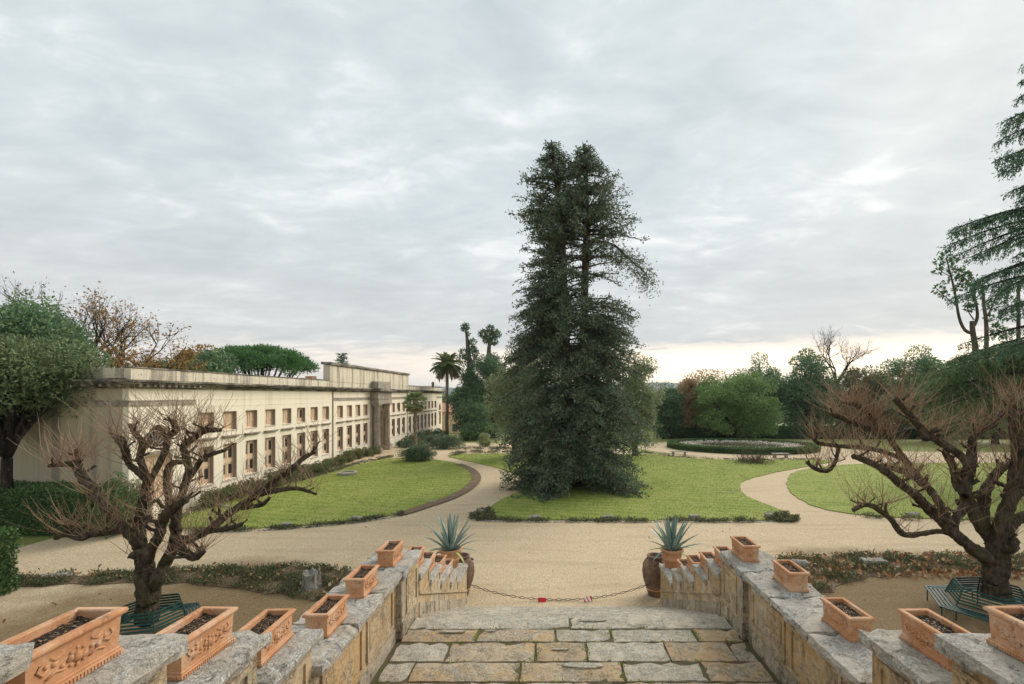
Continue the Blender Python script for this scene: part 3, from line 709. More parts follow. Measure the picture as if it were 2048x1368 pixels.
def agave(x, y, z, label, seed):
    random.seed(seed); t = thing('potted_agave', label, 'potted plant', (x, y, z), 'agaves in pots by the stairs')
    obj('pot', MB().lathe([(.205,0),(.215,.02),(.225,.03),(.255,.22),(.272,.225),(.272,.245),(.262,.25),(.30,.46),(.33,.465),(.345,.49),(.345,.53),(.325,.555),(.295,.555),(.285,.52),(.28,.47)], 32), 'terracotta', t, True)
    obj('soil', MB().lathe([(.28,.50),(.15,.515),(.01,.52)], 18), 'soil', t)
    for i in range(34):
        u = i/34; az = i*2.399+random.uniform(-.2,.2)
        el = R_(86-62*u**.9+random.uniform(-6,6)); Ln = (1.16-.34*u)*random.uniform(.85,1.05); wd = .165*(1-.25*u); droop = .06+.42*u*u
        if i > 28: Ln *= .85; el -= .5
        n = 9; vs = []; fs = []; dr = Vector((math.cos(az), math.sin(az), 0)); sd = Vector((-math.sin(az), math.cos(az), 0)); p = Vector((0,0,.50))+dr*(.03+.14*u); e = el
        for k in range(n):
            f = k/(n-1); w = wd*(.62+1.35*f-.95*f*f)*(1-f)**.55 if f < 1 else .002
            nn = (dr*-math.sin(e)+Vector((0,0,math.cos(e))))
            vs += [p-sd*w*.5+nn*w*.22, p, p+sd*w*.5+nn*w*.22, p-nn*(.018*(1-f))]
            p = p+(dr*math.cos(e)+Vector((0,0,math.sin(e))))*(Ln/(n-1)); e -= droop/(n-1)*(1+f)
        for k in range(n-1):
            a = k*4; b = a+4
            fs += [(a,a+1,b+1,b),(a+1,a+2,b+2,b+1),(a+2,a+3,b+3,b+2),(a+3,a,b,b+3)]
        mb = MB().add(vs, fs); old = i in (27, 30, 31)
        o = obj('leaf', mb, 'agave_old' if old else 'agave', t, True)
        if old: o['label'] = 'yellowing old agave leaf hanging over the pot rim'
agave(-3.05, 13.62, CZ-5.13, 'blue green agave in a terracotta pot beside the left jar', 3)
agave(3.58, 13.62, CZ-5.13, 'blue green agave in a terracotta pot beside the right jar', 8)
def chain():
    t = thing('chain', 'sagging rusty iron chain strung between the two brown jars', 'chain', (.2, 13.93, 0))
    a, b = Vector((-2.47,13.97,.46)), Vector((2.86,13.97,.46)); n = 38
    lk = MB(); pts = [(.075*math.copysign(1, math.cos(w))*.62+.028*math.cos(w), .026*math.sin(w), 0) for w in np.linspace(.2, 2*math.pi+.2, 12, endpoint=False)]
    lk.tube(pts+[pts[0]], .0085, 5, cap=False); me = bpy.data.meshes.new('link'); me.from_pydata(lk.v, [], lk.f); me.materials.append(MAT('iron'))
    def pos(s):
        p = a.lerp(b, s); p.z = .035+.425*(2*s-1)**2*(.8+.2*(2*s-1)**2); p.y -= .05*(1-(2*s-1)**2); return p
    for i in range(n+1):
        p = pos(i/n); q = pos(min(1,(i+1)/n))-pos(max(0,(i-1)/n))
        o = link('link', me, None, t); o.location = p-Vector(WL[t.name])
        o.rotation_euler = (R_(70 if i % 2 else -15), -math.atan2(q.z, q.x), math.atan2(q.y, q.x))
    def hang(s): return pos(s)
    p = hang(.405)
    t1 = tag(obj('warning_tag', MB().box(-.125,.125,-.005,.005,-.16,-.01), 'tag_red'), 'plain red plastic tag hanging on the left of the chain', 'tag', 'tags on the chain'); t1.location = p+Vector((0,-.02,.07)); t1.rotation_euler = (R_(-28),R_(4),.05)
    p = hang(.665)
    t2 = thing('warning_tag', 'red and white striped tag hanging on the right of the chain', 'tag', tuple(p+Vector((0,-.02,.08))), 'tags on the chain'); t2.rotation_euler = (R_(-28),R_(-6),.02)
    obj('plate', MB().box(-.125,.125,-.005,.005,-.16,-.01), 'tag_red', t2)
    for x in (-.075, .03):
        mb = MB().prism([(x-.05,-.012),(x+.02,-.012),(x+.075,-.158),(x+.005,-.158)], 1, -.0075, -.0055); obj('white_stripe', mb, 'tag_white', t2, fix=True)
chain()

# ------------------------------------------------------------------ hexagonal tree benches
def bench_meshes():
    out = []; c = math.tan(R_(30))
    def slat(a, z, w, th, tilt):
        h = a*c; mb = MB(); d1 = w/2*math.cos(tilt); d2 = w/2*math.sin(tilt)
        def q(aa, zz, s): return (s*aa*c, -aa, zz)
        nx, nz_ = math.sin(tilt)*th, math.cos(tilt)*th
        A = [(a-d1, z+d2), (a+d1, z-d2), (a+d1-nx, z-d2-nz_), (a-d1-nx, z+d2-nz_)]
        vs = [q(r, zz, -1) for r, zz in A]+[q(r, zz, 1) for r, zz in A]
        mb.add(vs, [(0,1,2,3),(7,6,5,4),(0,4,5,1),(1,5,6,2),(2,6,7,3),(3,7,4,0)])
        me = bpy.data.meshes.new('slat'); me.from_pydata(mb.v, [], mb.f); bm = bmesh.new(); bm.from_mesh(me); bmesh.ops.recalc_face_normals(bm, faces=bm.faces); bm.to_mesh(me); bm.free(); me.materials.append(MAT('bench_green')); return me
    seat = [slat(1.02+.105*i, .45, .065, .03, 0) for i in range(5)]
    back = [slat(.96-.030*i, .53+.082*i, .050, .026, R_(72)) for i in range(6)]
    return seat, back
BS, BB = bench_meshes()
def bench(x, y, label, rz, k):
    t = thing('tree_bench', label, 'bench', (x, y, 0), 'green benches round the pollard trees', rz); t.scale = (k,k,.95)
    for i in range(6):
        for nm, ms in (('seat_slat', BS), ('back_slat', BB)):
            for me in ms:
                o = link(nm, me, None, t); o.rotation_euler = (0, 0, i*math.pi/3)
        a = i*math.pi/3+math.pi/6-math.pi/2; ca, sa = math.cos(a), math.sin(a); k = 1/math.cos(R_(30))
        obj('leg', MB().tube([(ca*1.40*k, sa*1.40*k, 0),(ca*1.40*k, sa*1.40*k, .42)], .02, 6), 'bench_green', t)
        obj('leg', MB().tube([(ca*1.0*k, sa*1.0*k, 0),(ca*.99*k, sa*.99*k, .45),(ca*.80*k, sa*.80*k, .95)], .02, 6), 'bench_green', t)
        obj('bracket', MB().tube([(ca*1.0*k, sa*1.0*k, .40),(ca*1.46*k, sa*1.46*k, .40)], .015, 6), 'bench_green', t)
TLX, TLY, TRX, TRY = -10.35, 11.75, 12.3, 12.75
bench(TLX, TLY, 'dark green slatted hexagonal bench round the left pollard trunk', .25, .70)
bench(TRX, TRY, 'dark green slatted hexagonal bench round the right pollard trunk', .05, .90)

# ------------------------------------------------------------------ orangery
FX = -20.4; Y0, Y1 = 21.9, 84.1; YC = 53.0; BD = 9.0
def orangery():
    t = thing('orangery', 'long cream plastered orangery with shuttered windows and columned portal', 'building', (FX-4, YC, 0))
    half = [26.8,28.8,30.85,32.9,34.95,36.95,38.95,40.95,43.7,45.7,47.7,49.6]
    wins = half+[2*YC-y for y in half[::-1]]
    zb = -2.0; ZT = 6.62; w = .6
    U0, U1, L0, L1 = 4.1, 5.28, 1.0, 3.25
    bays = sorted([(y-w, y+w, 'win') for y in wins]+[(YC-1.35, YC+1.35, 'door'),(23.6-.82,23.6+.82,'lun'),(2*YC-23.6-.82,2*YC-23.6+.82,'lun')])
    mb = MB(); y = Y0; xa = FX-.45
    for a, b, k in bays:
        mb.box(xa, FX, y, a, zb, ZT); y = b
        if k == 'win':
            mb.box(xa, FX, a, b, zb, L0); mb.box(xa, FX, a, b, L1, U0); mb.box(xa, FX, a, b, U1, ZT)
        elif k == 'door':
            mb.box(xa, FX, a, b, zb, -.25)
            n = 14; c = (a+b)/2; r = (b-a)/2; arc = [(c+r*math.cos(q), 3.85+r*math.sin(q)) for q in np.linspace(math.pi, 0, n)]
            for i in range(n-1):
                (p0, q0), (p1, q1) = arc[i], arc[i+1]; mb.prism([(p0,q0),(p1,q1),(p1,ZT),(p0,ZT)], 0, xa, FX)
        else:
            n = 14; c = (a+b)/2; r = (b-a)/2; arc = [(c+r*math.cos(q), 3.55+1.5*r*math.sin(q)) for q in np.linspace(math.pi, 0, n)]
            mb.box(xa, FX, a, b, 3.2, 3.55); mb.box(xa, FX, a, b, zb, 1.0)
            for i in range(n-1):
                (p0, q0), (p1, q1) = arc[i], arc[i+1]; mb.prism([(p0,q0),(p1,q1),(p1,ZT),(p0,ZT)], 0, xa, FX)
    mb.box(xa, FX, y, Y1, zb, ZT)
    obj('wall', mb, 'plaster', t, rel=True)
    core = MB().box(FX-BD, FX-.455, Y0, Y1, zb, ZT); obj('wall', core, 'plaster', t, rel=True)
    obj('end_wall', MB().box(FX-BD, FX-.3, Y0-.012, Y0+.2, zb, ZT), 'plaster_stained_shaded', t, rel=True)  # thin skin in darker stained plaster, painting in shade on the unlit side
    # roof slab, cornice in courses, parapets, attic
    obj('roof', MB().box(FX-BD-.1, FX-.2, Y0+.1, Y1-.1, ZT+.42, ZT+.5), 'cornice', t, rel=True)
    for z0, z1, p in ((6.62,6.74,.10),(6.745,6.84,.24),(6.845,6.93,.46),(6.935,7.04,.56)):
        mb = MB(); mb.box(FX-BD-p, FX+p, Y0-p, Y1+p, z0, z1); obj('cornice_course', mb, 'cornice', t, rel=True)
    mod = MB()
    for a, b in ((Y0,26.0),(42.2,2*YC-42.2),(2*YC-26.0,Y1)):
        y = a+.1
        while y < b: mod.box(FX+.105, FX+.42, y, y+.16, 6.70, 6.838); y += .42
    y = FX
    for i in range(12): mod.box(FX-.2-i*.42, FX-.04-i*.42, Y0-.42, Y0-.105, 6.70, 6.838)
    stuff(obj('modillion_row', mod, 'cornice', t, rel=True))
    k = 0
    for a, b in [(Y0+.1, 26.0),(26.004,34.0),(34.004,41.6)]+[(2*YC-41.6,2*YC-34.004),(2*YC-34.0,2*YC-26.004),(2*YC-26.0,Y1-.1)]:
        obj('parapet', MB().rbox(FX-.35, FX+.02, a, b, 7.03, 7.62, .01, .5, 300+k), 'attic', t, rel=True)
        obj('parapet_cap', MB().rbox(FX-.40, FX+.07, a-.001, b-.003, 7.605, 7.69, .012, .4, 320+k), 'cornice', t, rel=True); k += 1
    obj('parapet', MB().rbox(FX-BD, FX-.36, Y0+.1, Y0+.45, 7.03, 7.62, .01, .5, 340), 'attic', t, rel=True)
    a, b = 41.65, 2*YC-41.65
    obj('attic', MB().rbox(FX-.6, FX+.06, a, b, 7.03, 9.05, .01, 1.2, 341), 'attic', t, rel=True)
    obj('attic_cap', MB().rbox(FX-.75, FX+.22, a-.14, b+.14, 9.055, 9.36, .02, .6, 342), 'cornice', t, rel=True)
    obj('attic_band', MB().box(FX-.6, FX+.09, a, b, 7.55, 7.60), 'attic', t, rel=True)
    # grey string bands and thin mouldings
    for a, b in ((Y0-.04,26.0),(42.25,51.0),(55.1,2*YC-42.25),(2*YC-26.0,Y1)):
        obj('string_band', MB().box(FX-.1, FX+.035, a, b, 5.74, 5.98), 'grey_stone', t, rel=True)
        obj('string_band', MB().box(FX-.1, FX+.06, a, b, 5.985, 6.04), 'grey_stone', t, rel=True)
    obj('string_band', MB().box(FX-4, FX-.11, Y0-.035, Y0+.05, 5.74, 5.98), 'grey_stone', t, rel=True)
    obj('string_band', MB().box(FX-4, FX-.11, Y0-.06, Y0+.05, 5.985, 6.04), 'grey_stone', t, rel=True)
    for a, b in ((26.0,42.2),(2*YC-42.2,2*YC-26.0)):
        for z in (6.03,5.62): obj('moulding', MB().box(FX-.1, FX+.022, a, b, z, z+.035), 'plaster', t, rel=True)
    for yj in (42.2, 2*YC-42.2): obj('downpipe', MB().tube([(FX+.05,yj,6.6),(FX+.05,yj,-1.5)], .045, 8), 'grey_stone', t, rel=True)
    for yj in (26.0, 2*YC-26.0): obj('pilaster_strip', MB().box(FX-.1, FX+.02, yj-.05, yj+.05, -2, 6.6), 'plaster', t, rel=True)
    # windows: a wooden shutter leaf frame with raised panels, dark panes, sill and hood
    def win_mesh(z0, z1, kind):
        mb = MB(); x = -.24; mb.box(x-.03, x, -w, w, z0, z1); st = .09
        mb.box(x, x+.035, -w, -w+st, z0, z1); mb.box(x, x+.035, w-st, w, z0, z1); mb.box(x, x+.035, -.05, .05, z0+st, z1-st)
        mb.box(x, x+.033, -w+st, w-st, z1-st, z1); mb.box(x, x+.033, -w+st, w-st, z0, z0+st)
        panes = []
        if kind == 'low':
            hm = (z0+z1)/2; mb.box(x, x+.034, -w+st, w-st, hm-.13, hm+.13)
            for yy in (-.30, .30):
                for za, zb_ in ((z0+.30, hm-.22), (hm+.20, z1-.26)): panes.append((yy-.13, yy+.13, za, zb_))
                for za, zb_ in ((z0+.13, z0+.26), (z1-.22, z1-.12)): mb.box(x, x+.02, yy-.16, yy+.16, za, zb_)
        else:
            for yy in (-.30, .30):
                mb.box(x, x+.022, yy-.17, yy+.17, z0+.34, z1-.16); mb.box(x, x+.022, yy-.17, yy+.17, z0+.13, z0+.28)
            for yy in (-.30,.30): mb.box(x+.0221, x+.034, yy-.10, yy+.10, z0+.42, z1-.24)
        me = bpy.data.meshes.new('window_leaf'); me.from_pydata(mb.v, [], mb.f); me.materials.append(MAT('wood'))
        return me, panes
    def mesh_of(mb, mat):
        me = bpy.data.meshes.new('piece'); me.from_pydata(mb.v, [], mb.f); me.materials.append(MAT(mat)); return me
    lowm, lp = win_mesh(L0, L1, 'low'); upm, _ = win_mesh(U0, U1, 'up')
    lpm = [mesh_of(MB().box(-.235, -.215, a, b, c, d_), 'pane') for a, b, c, d_ in lp]
    upp = [mesh_of(MB().box(-.235, -.198, yy-.12, yy+.12, U0+.36, U1-.2), 'pane') for yy in (-.3,.3)]
    sill = mesh_of(MB().box(-.2, .05, -w-.06, w+.06, L0-.09, L0-.001), 'parapet'); sillu = mesh_of(MB().box(-.2, .03, -w-.001, w+.001, U0-.07, U0-.001), 'parapet')
    hood = mesh_of(MB().box(.001, .20, -w-.16, w+.16, 3.70, 3.77).box(.001, .12, -w-.08, w+.08, 3.62, 3.698), 'grey_stone')
    rev = mesh_of(MB().box(-.235, -.004, w-.03, w-.001, L0+.001, L1-.001).box(-.235, -.004, -w+.001, w-.031, L1-.03, L1-.001), 'wood_reveal')
    revu = mesh_of(MB().box(-.235, -.004, w-.03, w-.001, U0+.001, U1-.001).box(-.235, -.004, -w+.001, w-.031, U1-.03, U1-.001), 'wood_reveal')
    off = Vector((FX, 0, 0))-Vector(WL[t.name])
    for i, yy in enumerate(wins):
        for me, extra, nm in ((lowm, [('pane', q) for q in lpm]+[('sill', sill), ('hood', hood), ('reveal', rev)], 'low'), (upm, [('sill', sillu), ('reveal', revu)]+([('pane', q) for q in upp] if i in (5, 14, 19) else []), 'up')):
            o = link('window', me, None, t); o.location = off+Vector((0, yy, 0))
            for n2, m2 in extra: link(n2, m2, None, o)
            if nm == 'low' : o['label'] = 'tall wooden window with four small dark panes'
    # fanlights over panelled niches in the end bays
    for yc in (23.6, 2*YC-23.6):
        r = .82; n = 16; arc = [(yc+r*math.cos(q), 3.55+1.5*r*math.sin(q)) for q in np.linspace(0, math.pi, n)]
        mb = MB(); mb.prism(arc, 0, FX-.26, FX-.24); o = obj('lunette', mb, 'pane', t, rel=True, fix=True)
        fr = MB(); fr.tube([(FX-.20, a, b) for a, b in arc], .035, 5)
        for q in np.linspace(0, math.pi, 9)[1:-1]: fr.tube([(FX-.21, yc+.22*math.cos(q), 3.56+.33*math.sin(q)), (FX-.21, yc+.6*math.cos(q), 3.55+.92*math.sin(q))], .018, 5)
        for rr in (.22, .6): fr.tube([(FX-.21, yc+rr*math.cos(q), 3.56+1.5*rr*math.sin(q)) for q in np.linspace(0, math.pi, 14)], .02, 5)
        fr.box(FX-.24, FX-.17, yc-r, yc+r, 3.551, 3.60)
        obj('fanlight_bars', fr, 'parapet', t, rel=True)
        obj('window', MB().box(FX-.30, FX-.24, yc-r, yc+r, 1.0, 3.2).box(FX-.239, FX-.2, yc-r, yc-r+.1, 1.0, 3.2).box(FX-.239, FX-.2, yc+r-.1, yc+r, 1.0, 3.2).box(FX-.239, FX-.2, yc-.06, yc+.06, 1.0, 3.2).box(FX-.239, FX-.201, yc-r+.1, yc+r-.1, 2.3, 2.5).box(FX-.239, FX-.201, yc-r+.1, yc+r-.1, 3.0, 3.2), 'wood', t, rel=True)
        obj('ledge', MB().box(FX-.1, FX+.16, yc-r-.1, yc+r+.1, 3.3, 3.42), 'grey_stone', t, rel=True)
    # portal: two columns, entablature, block above, arched archivolt and panelled door
    for yc in (51.4, 2*YC-51.4):
        cx = FX+.56
        col = obj('column', MB().lathe([(.35,.62),(.36,.9),(.35,1.2),(.34,3.0),(.30,4.7),(.30,4.78),(.35,4.80),(.35,4.86),(.31,4.88),(.31,4.98),(.39,5.06),(.44,5.12)], 24, (cx,yc,0)), 'grey_stone', t, True, rel=True)
        c2 = obj('column_base', MB().rbox(cx-.50, cx+.50, yc-.50, yc+.50, -.4, .40, .01, .4, 400).lathe([(.47,.401),(.49,.46),(.45,.53),(.40,.56),(.42,.60),(.36,.63)], 24, (cx,yc,0)), 'grey_stone', t, rel=True)
        c3 = obj('abacus', MB().box(cx-.45, cx+.45, yc-.45, yc+.45, 5.12, 5.26), 'grey_stone', t, rel=True)
        obj('pilaster', MB().box(FX, FX+.16, yc-.45, yc+.45, -.4, 5.26), 'grey_stone', t, rel=True)
    obj('entablature', MB().rbox(FX+.001, FX+.98, 50.85, 2*YC-50.85, 5.265, 5.75, .01, .5, 401), 'grey_stone', t, rel=True)
    obj('frieze', MB().rbox(FX+.001, FX+.92, 50.9, 2*YC-50.9, 5.755, 6.65, .01, .5, 402), 'grey_stone', t, rel=True)
    obj('portal_cornice', MB().rbox(FX+.55, FX+1.35, 50.4, 2*YC-50.4, 6.7, 7.04, .015, .5, 403), 'cornice', t, rel=True)
    obj('portal_block', MB().rbox(FX+.1, FX+.9, 51.0, 2*YC-51.0, 7.05, 7.85, .012, .5, 404), 'grey_stone', t, rel=True)
    n = 16; arch = MB()
    for i in range(n):
        a0, a1 = math.pi*i/n, math.pi*(i+1)/n
        arch.prism([(YC+1.30*math.cos(a0), 3.85+1.30*math.sin(a0)), (YC+1.62*math.cos(a0), 3.85+1.62*math.sin(a0)*.85), (YC+1.62*math.cos(a1), 3.85+1.62*math.sin(a1)*.85), (YC+1.30*math.cos(a1), 3.85+1.30*math.sin(a1))], 0, FX+.002, FX+.2)
    arch.box(FX+.002, FX+.2, YC-1.62, YC-1.3, -.3, 3.848); arch.box(FX+.002, FX+.2, YC+1.3, YC+1.62, -.3, 3.848)
    obj('archivolt', arch, 'parapet', t, rel=True, fix=True)
    arc = [(YC+1.34*math.cos(q), 3.85+1.34*math.sin(q)) for q in np.linspace(0, math.pi, 18)]+[(YC-1.34,-.24),(YC+1.34,-.24)]
    dm = MB().prism(arc, 0, FX-.30, FX-.22); dr = obj('door', dm, 'wood', t, rel=True, fix=True)
    dr_off = Vector(WL[t.name])
    for s in (-1,1):
        for z0, z1 in ((0,.8),(.95,1.75),(1.9,2.7),(2.85,3.6)):
            a, b = (YC+.14, YC+1.15) if s > 0 else (YC-1.15, YC-.14)
            obj('door_panel', MB().rbox(FX-.219, FX-.17, a, b, z0, z1, .003, .5, 5), 'wood', dr).data.transform(Matrix.Translation(-dr_off))
    # small lantern on the far roof and chimney stubs
    obj('finial', MB().lathe([(.20,7.69),(.22,7.9),(.16,7.95),(.26,8.15),(.24,8.4),(.1,8.55),(.02,8.6)], 14, (FX-.1, 78.0, 0)), 'cornice', t, True, rel=True)
    obj('chimney', MB().rbox(FX-1.6, FX-.9, 40.4, 41.1, 7.1, 8.0, .01, .5, 6), 'roof_tile', t, rel=True)
orangery()
tag(obj('garden_wall', MB().rbox(-48, FX-1.4, 23.4, 23.9, -.2, 5.2, .02, 1.0, 21), 'plaster_stained_shaded'), 'tall stained plaster wall behind the holm oak at left', 'wall')
def house(x, y, w, dd, h, label, seed):
    random.seed(seed); z0 = gz(y)-1; t = thing('farmhouse', label, 'house', (x, y, z0))
    obj('wall', MB().box(-w/2, w/2, -dd/2, dd/2, 0, h), 'house_wall', t)
    rf = MB(); e = .5; rf.add([(-w/2-e,-dd/2-e,h),(w/2+e,-dd/2-e,h),(w/2+e,dd/2+e,h),(-w/2-e,dd/2+e,h),(-w/2-e,0,h+1.8),(w/2+e,0,h+1.8)], [(0,1,5,4),(2,3,4,5),(1,2,5),(3,0,4),(3,2,1,0)])
    r = obj('roof', rf, 'roof_tile', t); obj('chimney', MB().box(w*.2, w*.2+.6, -.3, .3, h+1, h+2.6), 'house_wall', r)
    for i in range(3):
        x0 = -w/2+w*(i+.5)/3-.5
        for zz in (1.5, 4.0):
            if zz+1.6 < h:
                f = obj('window', MB().box(x0, x0+1, -dd/2-.06, -dd/2-.002, zz, zz+1.5), 'shutter', t)
house(-20.5, 100, 12, 9, 5.6, 'pale orange house with tiled roof beyond the tall palm', 4)
# ------------------------------------------------------------------ vegetation builders
def clumpy(center, rad, n, nc, rc, seed, hollow=.5, zmin=None, up=.25, jit=.7, flat=None):
    r = np.random.default_rng(seed); d = unit(r.normal(size=(nc,3))); k = hollow+(1-hollow)*r.random((nc,1))**.6
    c = d*k
    if flat is not None: c[:,2] = np.abs(c[:,2])*(1-flat)+flat*c[:,2]
    lob = 1+.16*np.sin(d[:,:1]*4+seed)+.14*np.sin(d[:,1:2]*5+seed*2)+.12*np.sin(d[:,2:]*6+seed)
    c = c*lob*np.asarray(rad)+np.asarray(center); rcs = rc*(.55+.75*r.random(nc))
    per = n//nc; q = unit(r.normal(size=(nc,per,3)))
    pts = c[:,None,:]+q*(rcs[:,None,None]*(.35+.65*r.random((nc,per,1))**.45))*np.array((1.1,1.1,.8))
    dirs = q*.8+np.array((0,0,up))+r.normal(size=q.shape)*jit
    pts = pts.reshape(-1,3); dirs = dirs.reshape(-1,3)
    if zmin is not None: kk = pts[:,2] > zmin; pts, dirs = pts[kk], dirs[kk]
    return pts, dirs, c
def curve(a, b, bend, n=6, wob=.0):
    a, b, bend = Vector(a), Vector(b), Vector(bend); out = []
    for i in range(n+1):
        t = i/n; p = a.lerp(b, t)+bend*(4*t*(1-t))
        if 0 < i < n and wob: p = p+Vector((random.uniform(-wob,wob), random.uniform(-wob,wob), random.uniform(-wob,wob)))
        out.append(p)
    return out
def tree(name, label, x, y, center, rad, n, nc, rc, L, W, leaf, bk, seed, tr=.25, fork=.45, group=None, hollow=.5, zmin=None, nb=26, cat='tree', flat=None, jit=.7):
    random.seed(seed); z0 = gz(y); t = thing(name, label, cat, (x, y, z0), group)
    pts, dirs, c = clumpy(center, rad, n, nc, rc, seed, hollow, zmin, jit=jit, flat=flat)
    r = np.random.default_rng(seed+1); off = (x, y, z0)
    o = leaf_obj('crown', pts, dirs, L*(.6+.8*r.random(len(pts))), W*(.6+.8*r.random(len(pts))), leaf, t, seed, off)
    mb = MB(); top = Vector(center); fk = Vector((x, y, z0)).lerp(Vector((top.x, top.y, center[2]+rad[2]*.2)), fork)
    mb.tube([(x, y, z0-.3), (x+tr*.1, y, z0+.3)]+curve((x, y, z0+.6), fk, (random.uniform(-.2,.2), 0, 0), 4, tr*.25), [tr*1.35,tr*1.1,tr,tr*.95,tr*.9,tr*.86,tr*.8], 9, .06)
    for i in r.permutation(len(c))[:nb]:
        e = Vector(c[i]); ln = (e-fk).length
        mb.tube(curve(fk, e, (0,0,ln*.08), 5, ln*.02), [tr*.62,tr*.45,tr*.33,tr*.24,tr*.16,tr*.07], 6)
    me = obj('trunk', mb, bk, t, True, rel=True)
    return t
def grow(mb, tips, p, d, L, r, lev, spread=.55, upb=.12, seg=3, kids=(2,3), ratio=.72):
    pts = [p]; q = p.copy(); dd = d.copy()
    for i in range(seg):
        dd = (dd+Vector((random.uniform(-.16,.16), random.uniform(-.16,.16), random.uniform(-.10,.16)))).normalized(); q = q+dd*(L/seg); pts.append(q.copy())
    mb.tube(pts, [r*(1-.38*i/seg) for i in range(seg+1)], 6 if r > .03 else 4)
    if lev == 0: tips.append((q, dd)); return
    for i in range(random.randint(*kids)):
        nd = (dd+Vector((random.gauss(0,spread), random.gauss(0,spread), random.gauss(upb,spread*.7)))).normalized()
        grow(mb, tips, q if random.random() < .7 else pts[-2], nd, L*ratio*random.uniform(.8,1.15), r*.58, lev-1, spread, upb, seg, kids, ratio)
    if lev < 3: tips.append((q, dd))
def sparse_tree(name, label, x, y, h, lev, leaf, bk, seed, nleaf=6, L=.3, W=.2, lean=0, spread=.5, tr=.3, first=.3, group=None, first_len=.22, ratio=.72):
    random.seed(seed); z0 = gz(y); t = thing(name, label, 'tree', (x, y, z0), group); mb = MB(); tips = []
    fk = Vector((x+lean*.3, y, z0+h*first)); mb.tube(curve((x,y,z0-.3), fk, (0,0,0), 4, .08), [tr*1.3,tr*1.05,tr,tr*.95,tr*.9], 8, .05)
    for i in range(4):
        a = i*1.7+random.random(); dd = Vector((math.cos(a)*.55+lean*.1, math.sin(a)*.4, 1)).normalized()
        grow(mb, tips, fk, dd, h*first_len*random.uniform(.85,1.15), tr*.6, lev, spread, ratio=ratio)
    obj('trunk', mb, bk, t, True, rel=True)
    if nleaf:
        r = np.random.default_rng(seed); c = np.array([tuple(p) for p, _ in tips]); c = np.repeat(c, nleaf, 0); c = c+r.normal(size=c.shape)*L*1.3
        leaf_obj('crown', c, r.normal(size=c.shape)+(0,0,-.3), L*(.5+r.random(len(c))), W*(.5+r.random(len(c))), leaf, t, seed, (x,y,z0))
    return t
def hedge(name, label, x0, x1, y0, y1, h, leaf, seed, n, L=.09, W=.06, top_n=None, z0=0.0):
    r = np.random.default_rng(seed); t = thing(name, label, 'hedge', ((x0+x1)/2, (y0+y1)/2, z0)); off = WL[t.name]
    obj('core', MB().rbox(x0+.1, x1-.1, y0+.1, y1-.1, z0-.1, z0+h-.1, .03, .4, seed), 'leaf_hedge', t, rel=True)
    fa = np.array([(x1-x0)*(y1-y0), (x1-x0)*h, (x1-x0)*h, (y1-y0)*h, (y1-y0)*h]); k = r.choice(5, n, p=fa/fa.sum()); u, v = r.random(n), r.random(n)
    X = x0+(x1-x0)*u; Y = y0+(y1-y0)*v; Z = np.full(n, z0+h); nr = np.zeros((n,3)); nr[:,2] = 1
    for q, (ax, cst) in {1:(1,y0), 2:(1,y1), 3:(0,x0), 4:(0,x1)}.items():
        s = k == q; Z[s] = z0+h*v[s]
        if ax == 1: X[s] = x0+(x1-x0)*u[s]; Y[s] = cst; nr[s] = (0,-1 if q == 1 else 1,0)
        else: X[s] = cst; Y[s] = y0+(y1-y0)*u[s]; nr[s] = (-1 if q == 3 else 1,0,0)
    p = np.stack([X,Y,Z],1); b = (np.sin(p[:,0]*2.3+seed)+np.sin(p[:,1]*2.9)+np.sin(p[:,2]*4+p[:,0]))*.035
    p = p+nr*(b[:,None]-.02+r.normal(size=(n,1))*.045); p[:,2] = np.maximum(p[:,2], z0+.02)
    leaf_obj('foliage', p, nr*.5+r.normal(size=(n,3))*.7+(0,0,.25), L*(.6+.8*r.random(n)), W*(.6+.8*r.random(n)), leaf, t, seed, off)
    return t
def bush(name, label, x, y, rx, ry, h, leaf, seed, n=2600, L=.12, W=.06, group=None, stems=True):
    r = np.random.default_rng(seed); random.seed(seed); z0 = gz(y); t = thing(name, label, 'shrub', (x, y, z0), group)
    p, d, c = clumpy((x,y,z0+h*.42), (rx*.82,ry*.82,h*.5), n, max(8,n//90), min(rx,ry,h)*.30, seed, .45, z0+.02)
    leaf_obj('foliage', p, d, L*(.6+.8*r.random(len(p))), W*(.6+.8*r.random(len(p))), leaf, t, seed, (x,y,z0))
    mb = MB()
    for i in range(9):
        e = Vector(c[i % len(c)]); mb.tube(curve((x+random.uniform(-.1,.1)*rx, y+random.uniform(-.1,.1)*ry, z0-.02), e, (0,0,.05), 3), [.02,.016,.012,.006], 4)
    obj('stems', mb, 'twig_grey', t, rel=True); return t

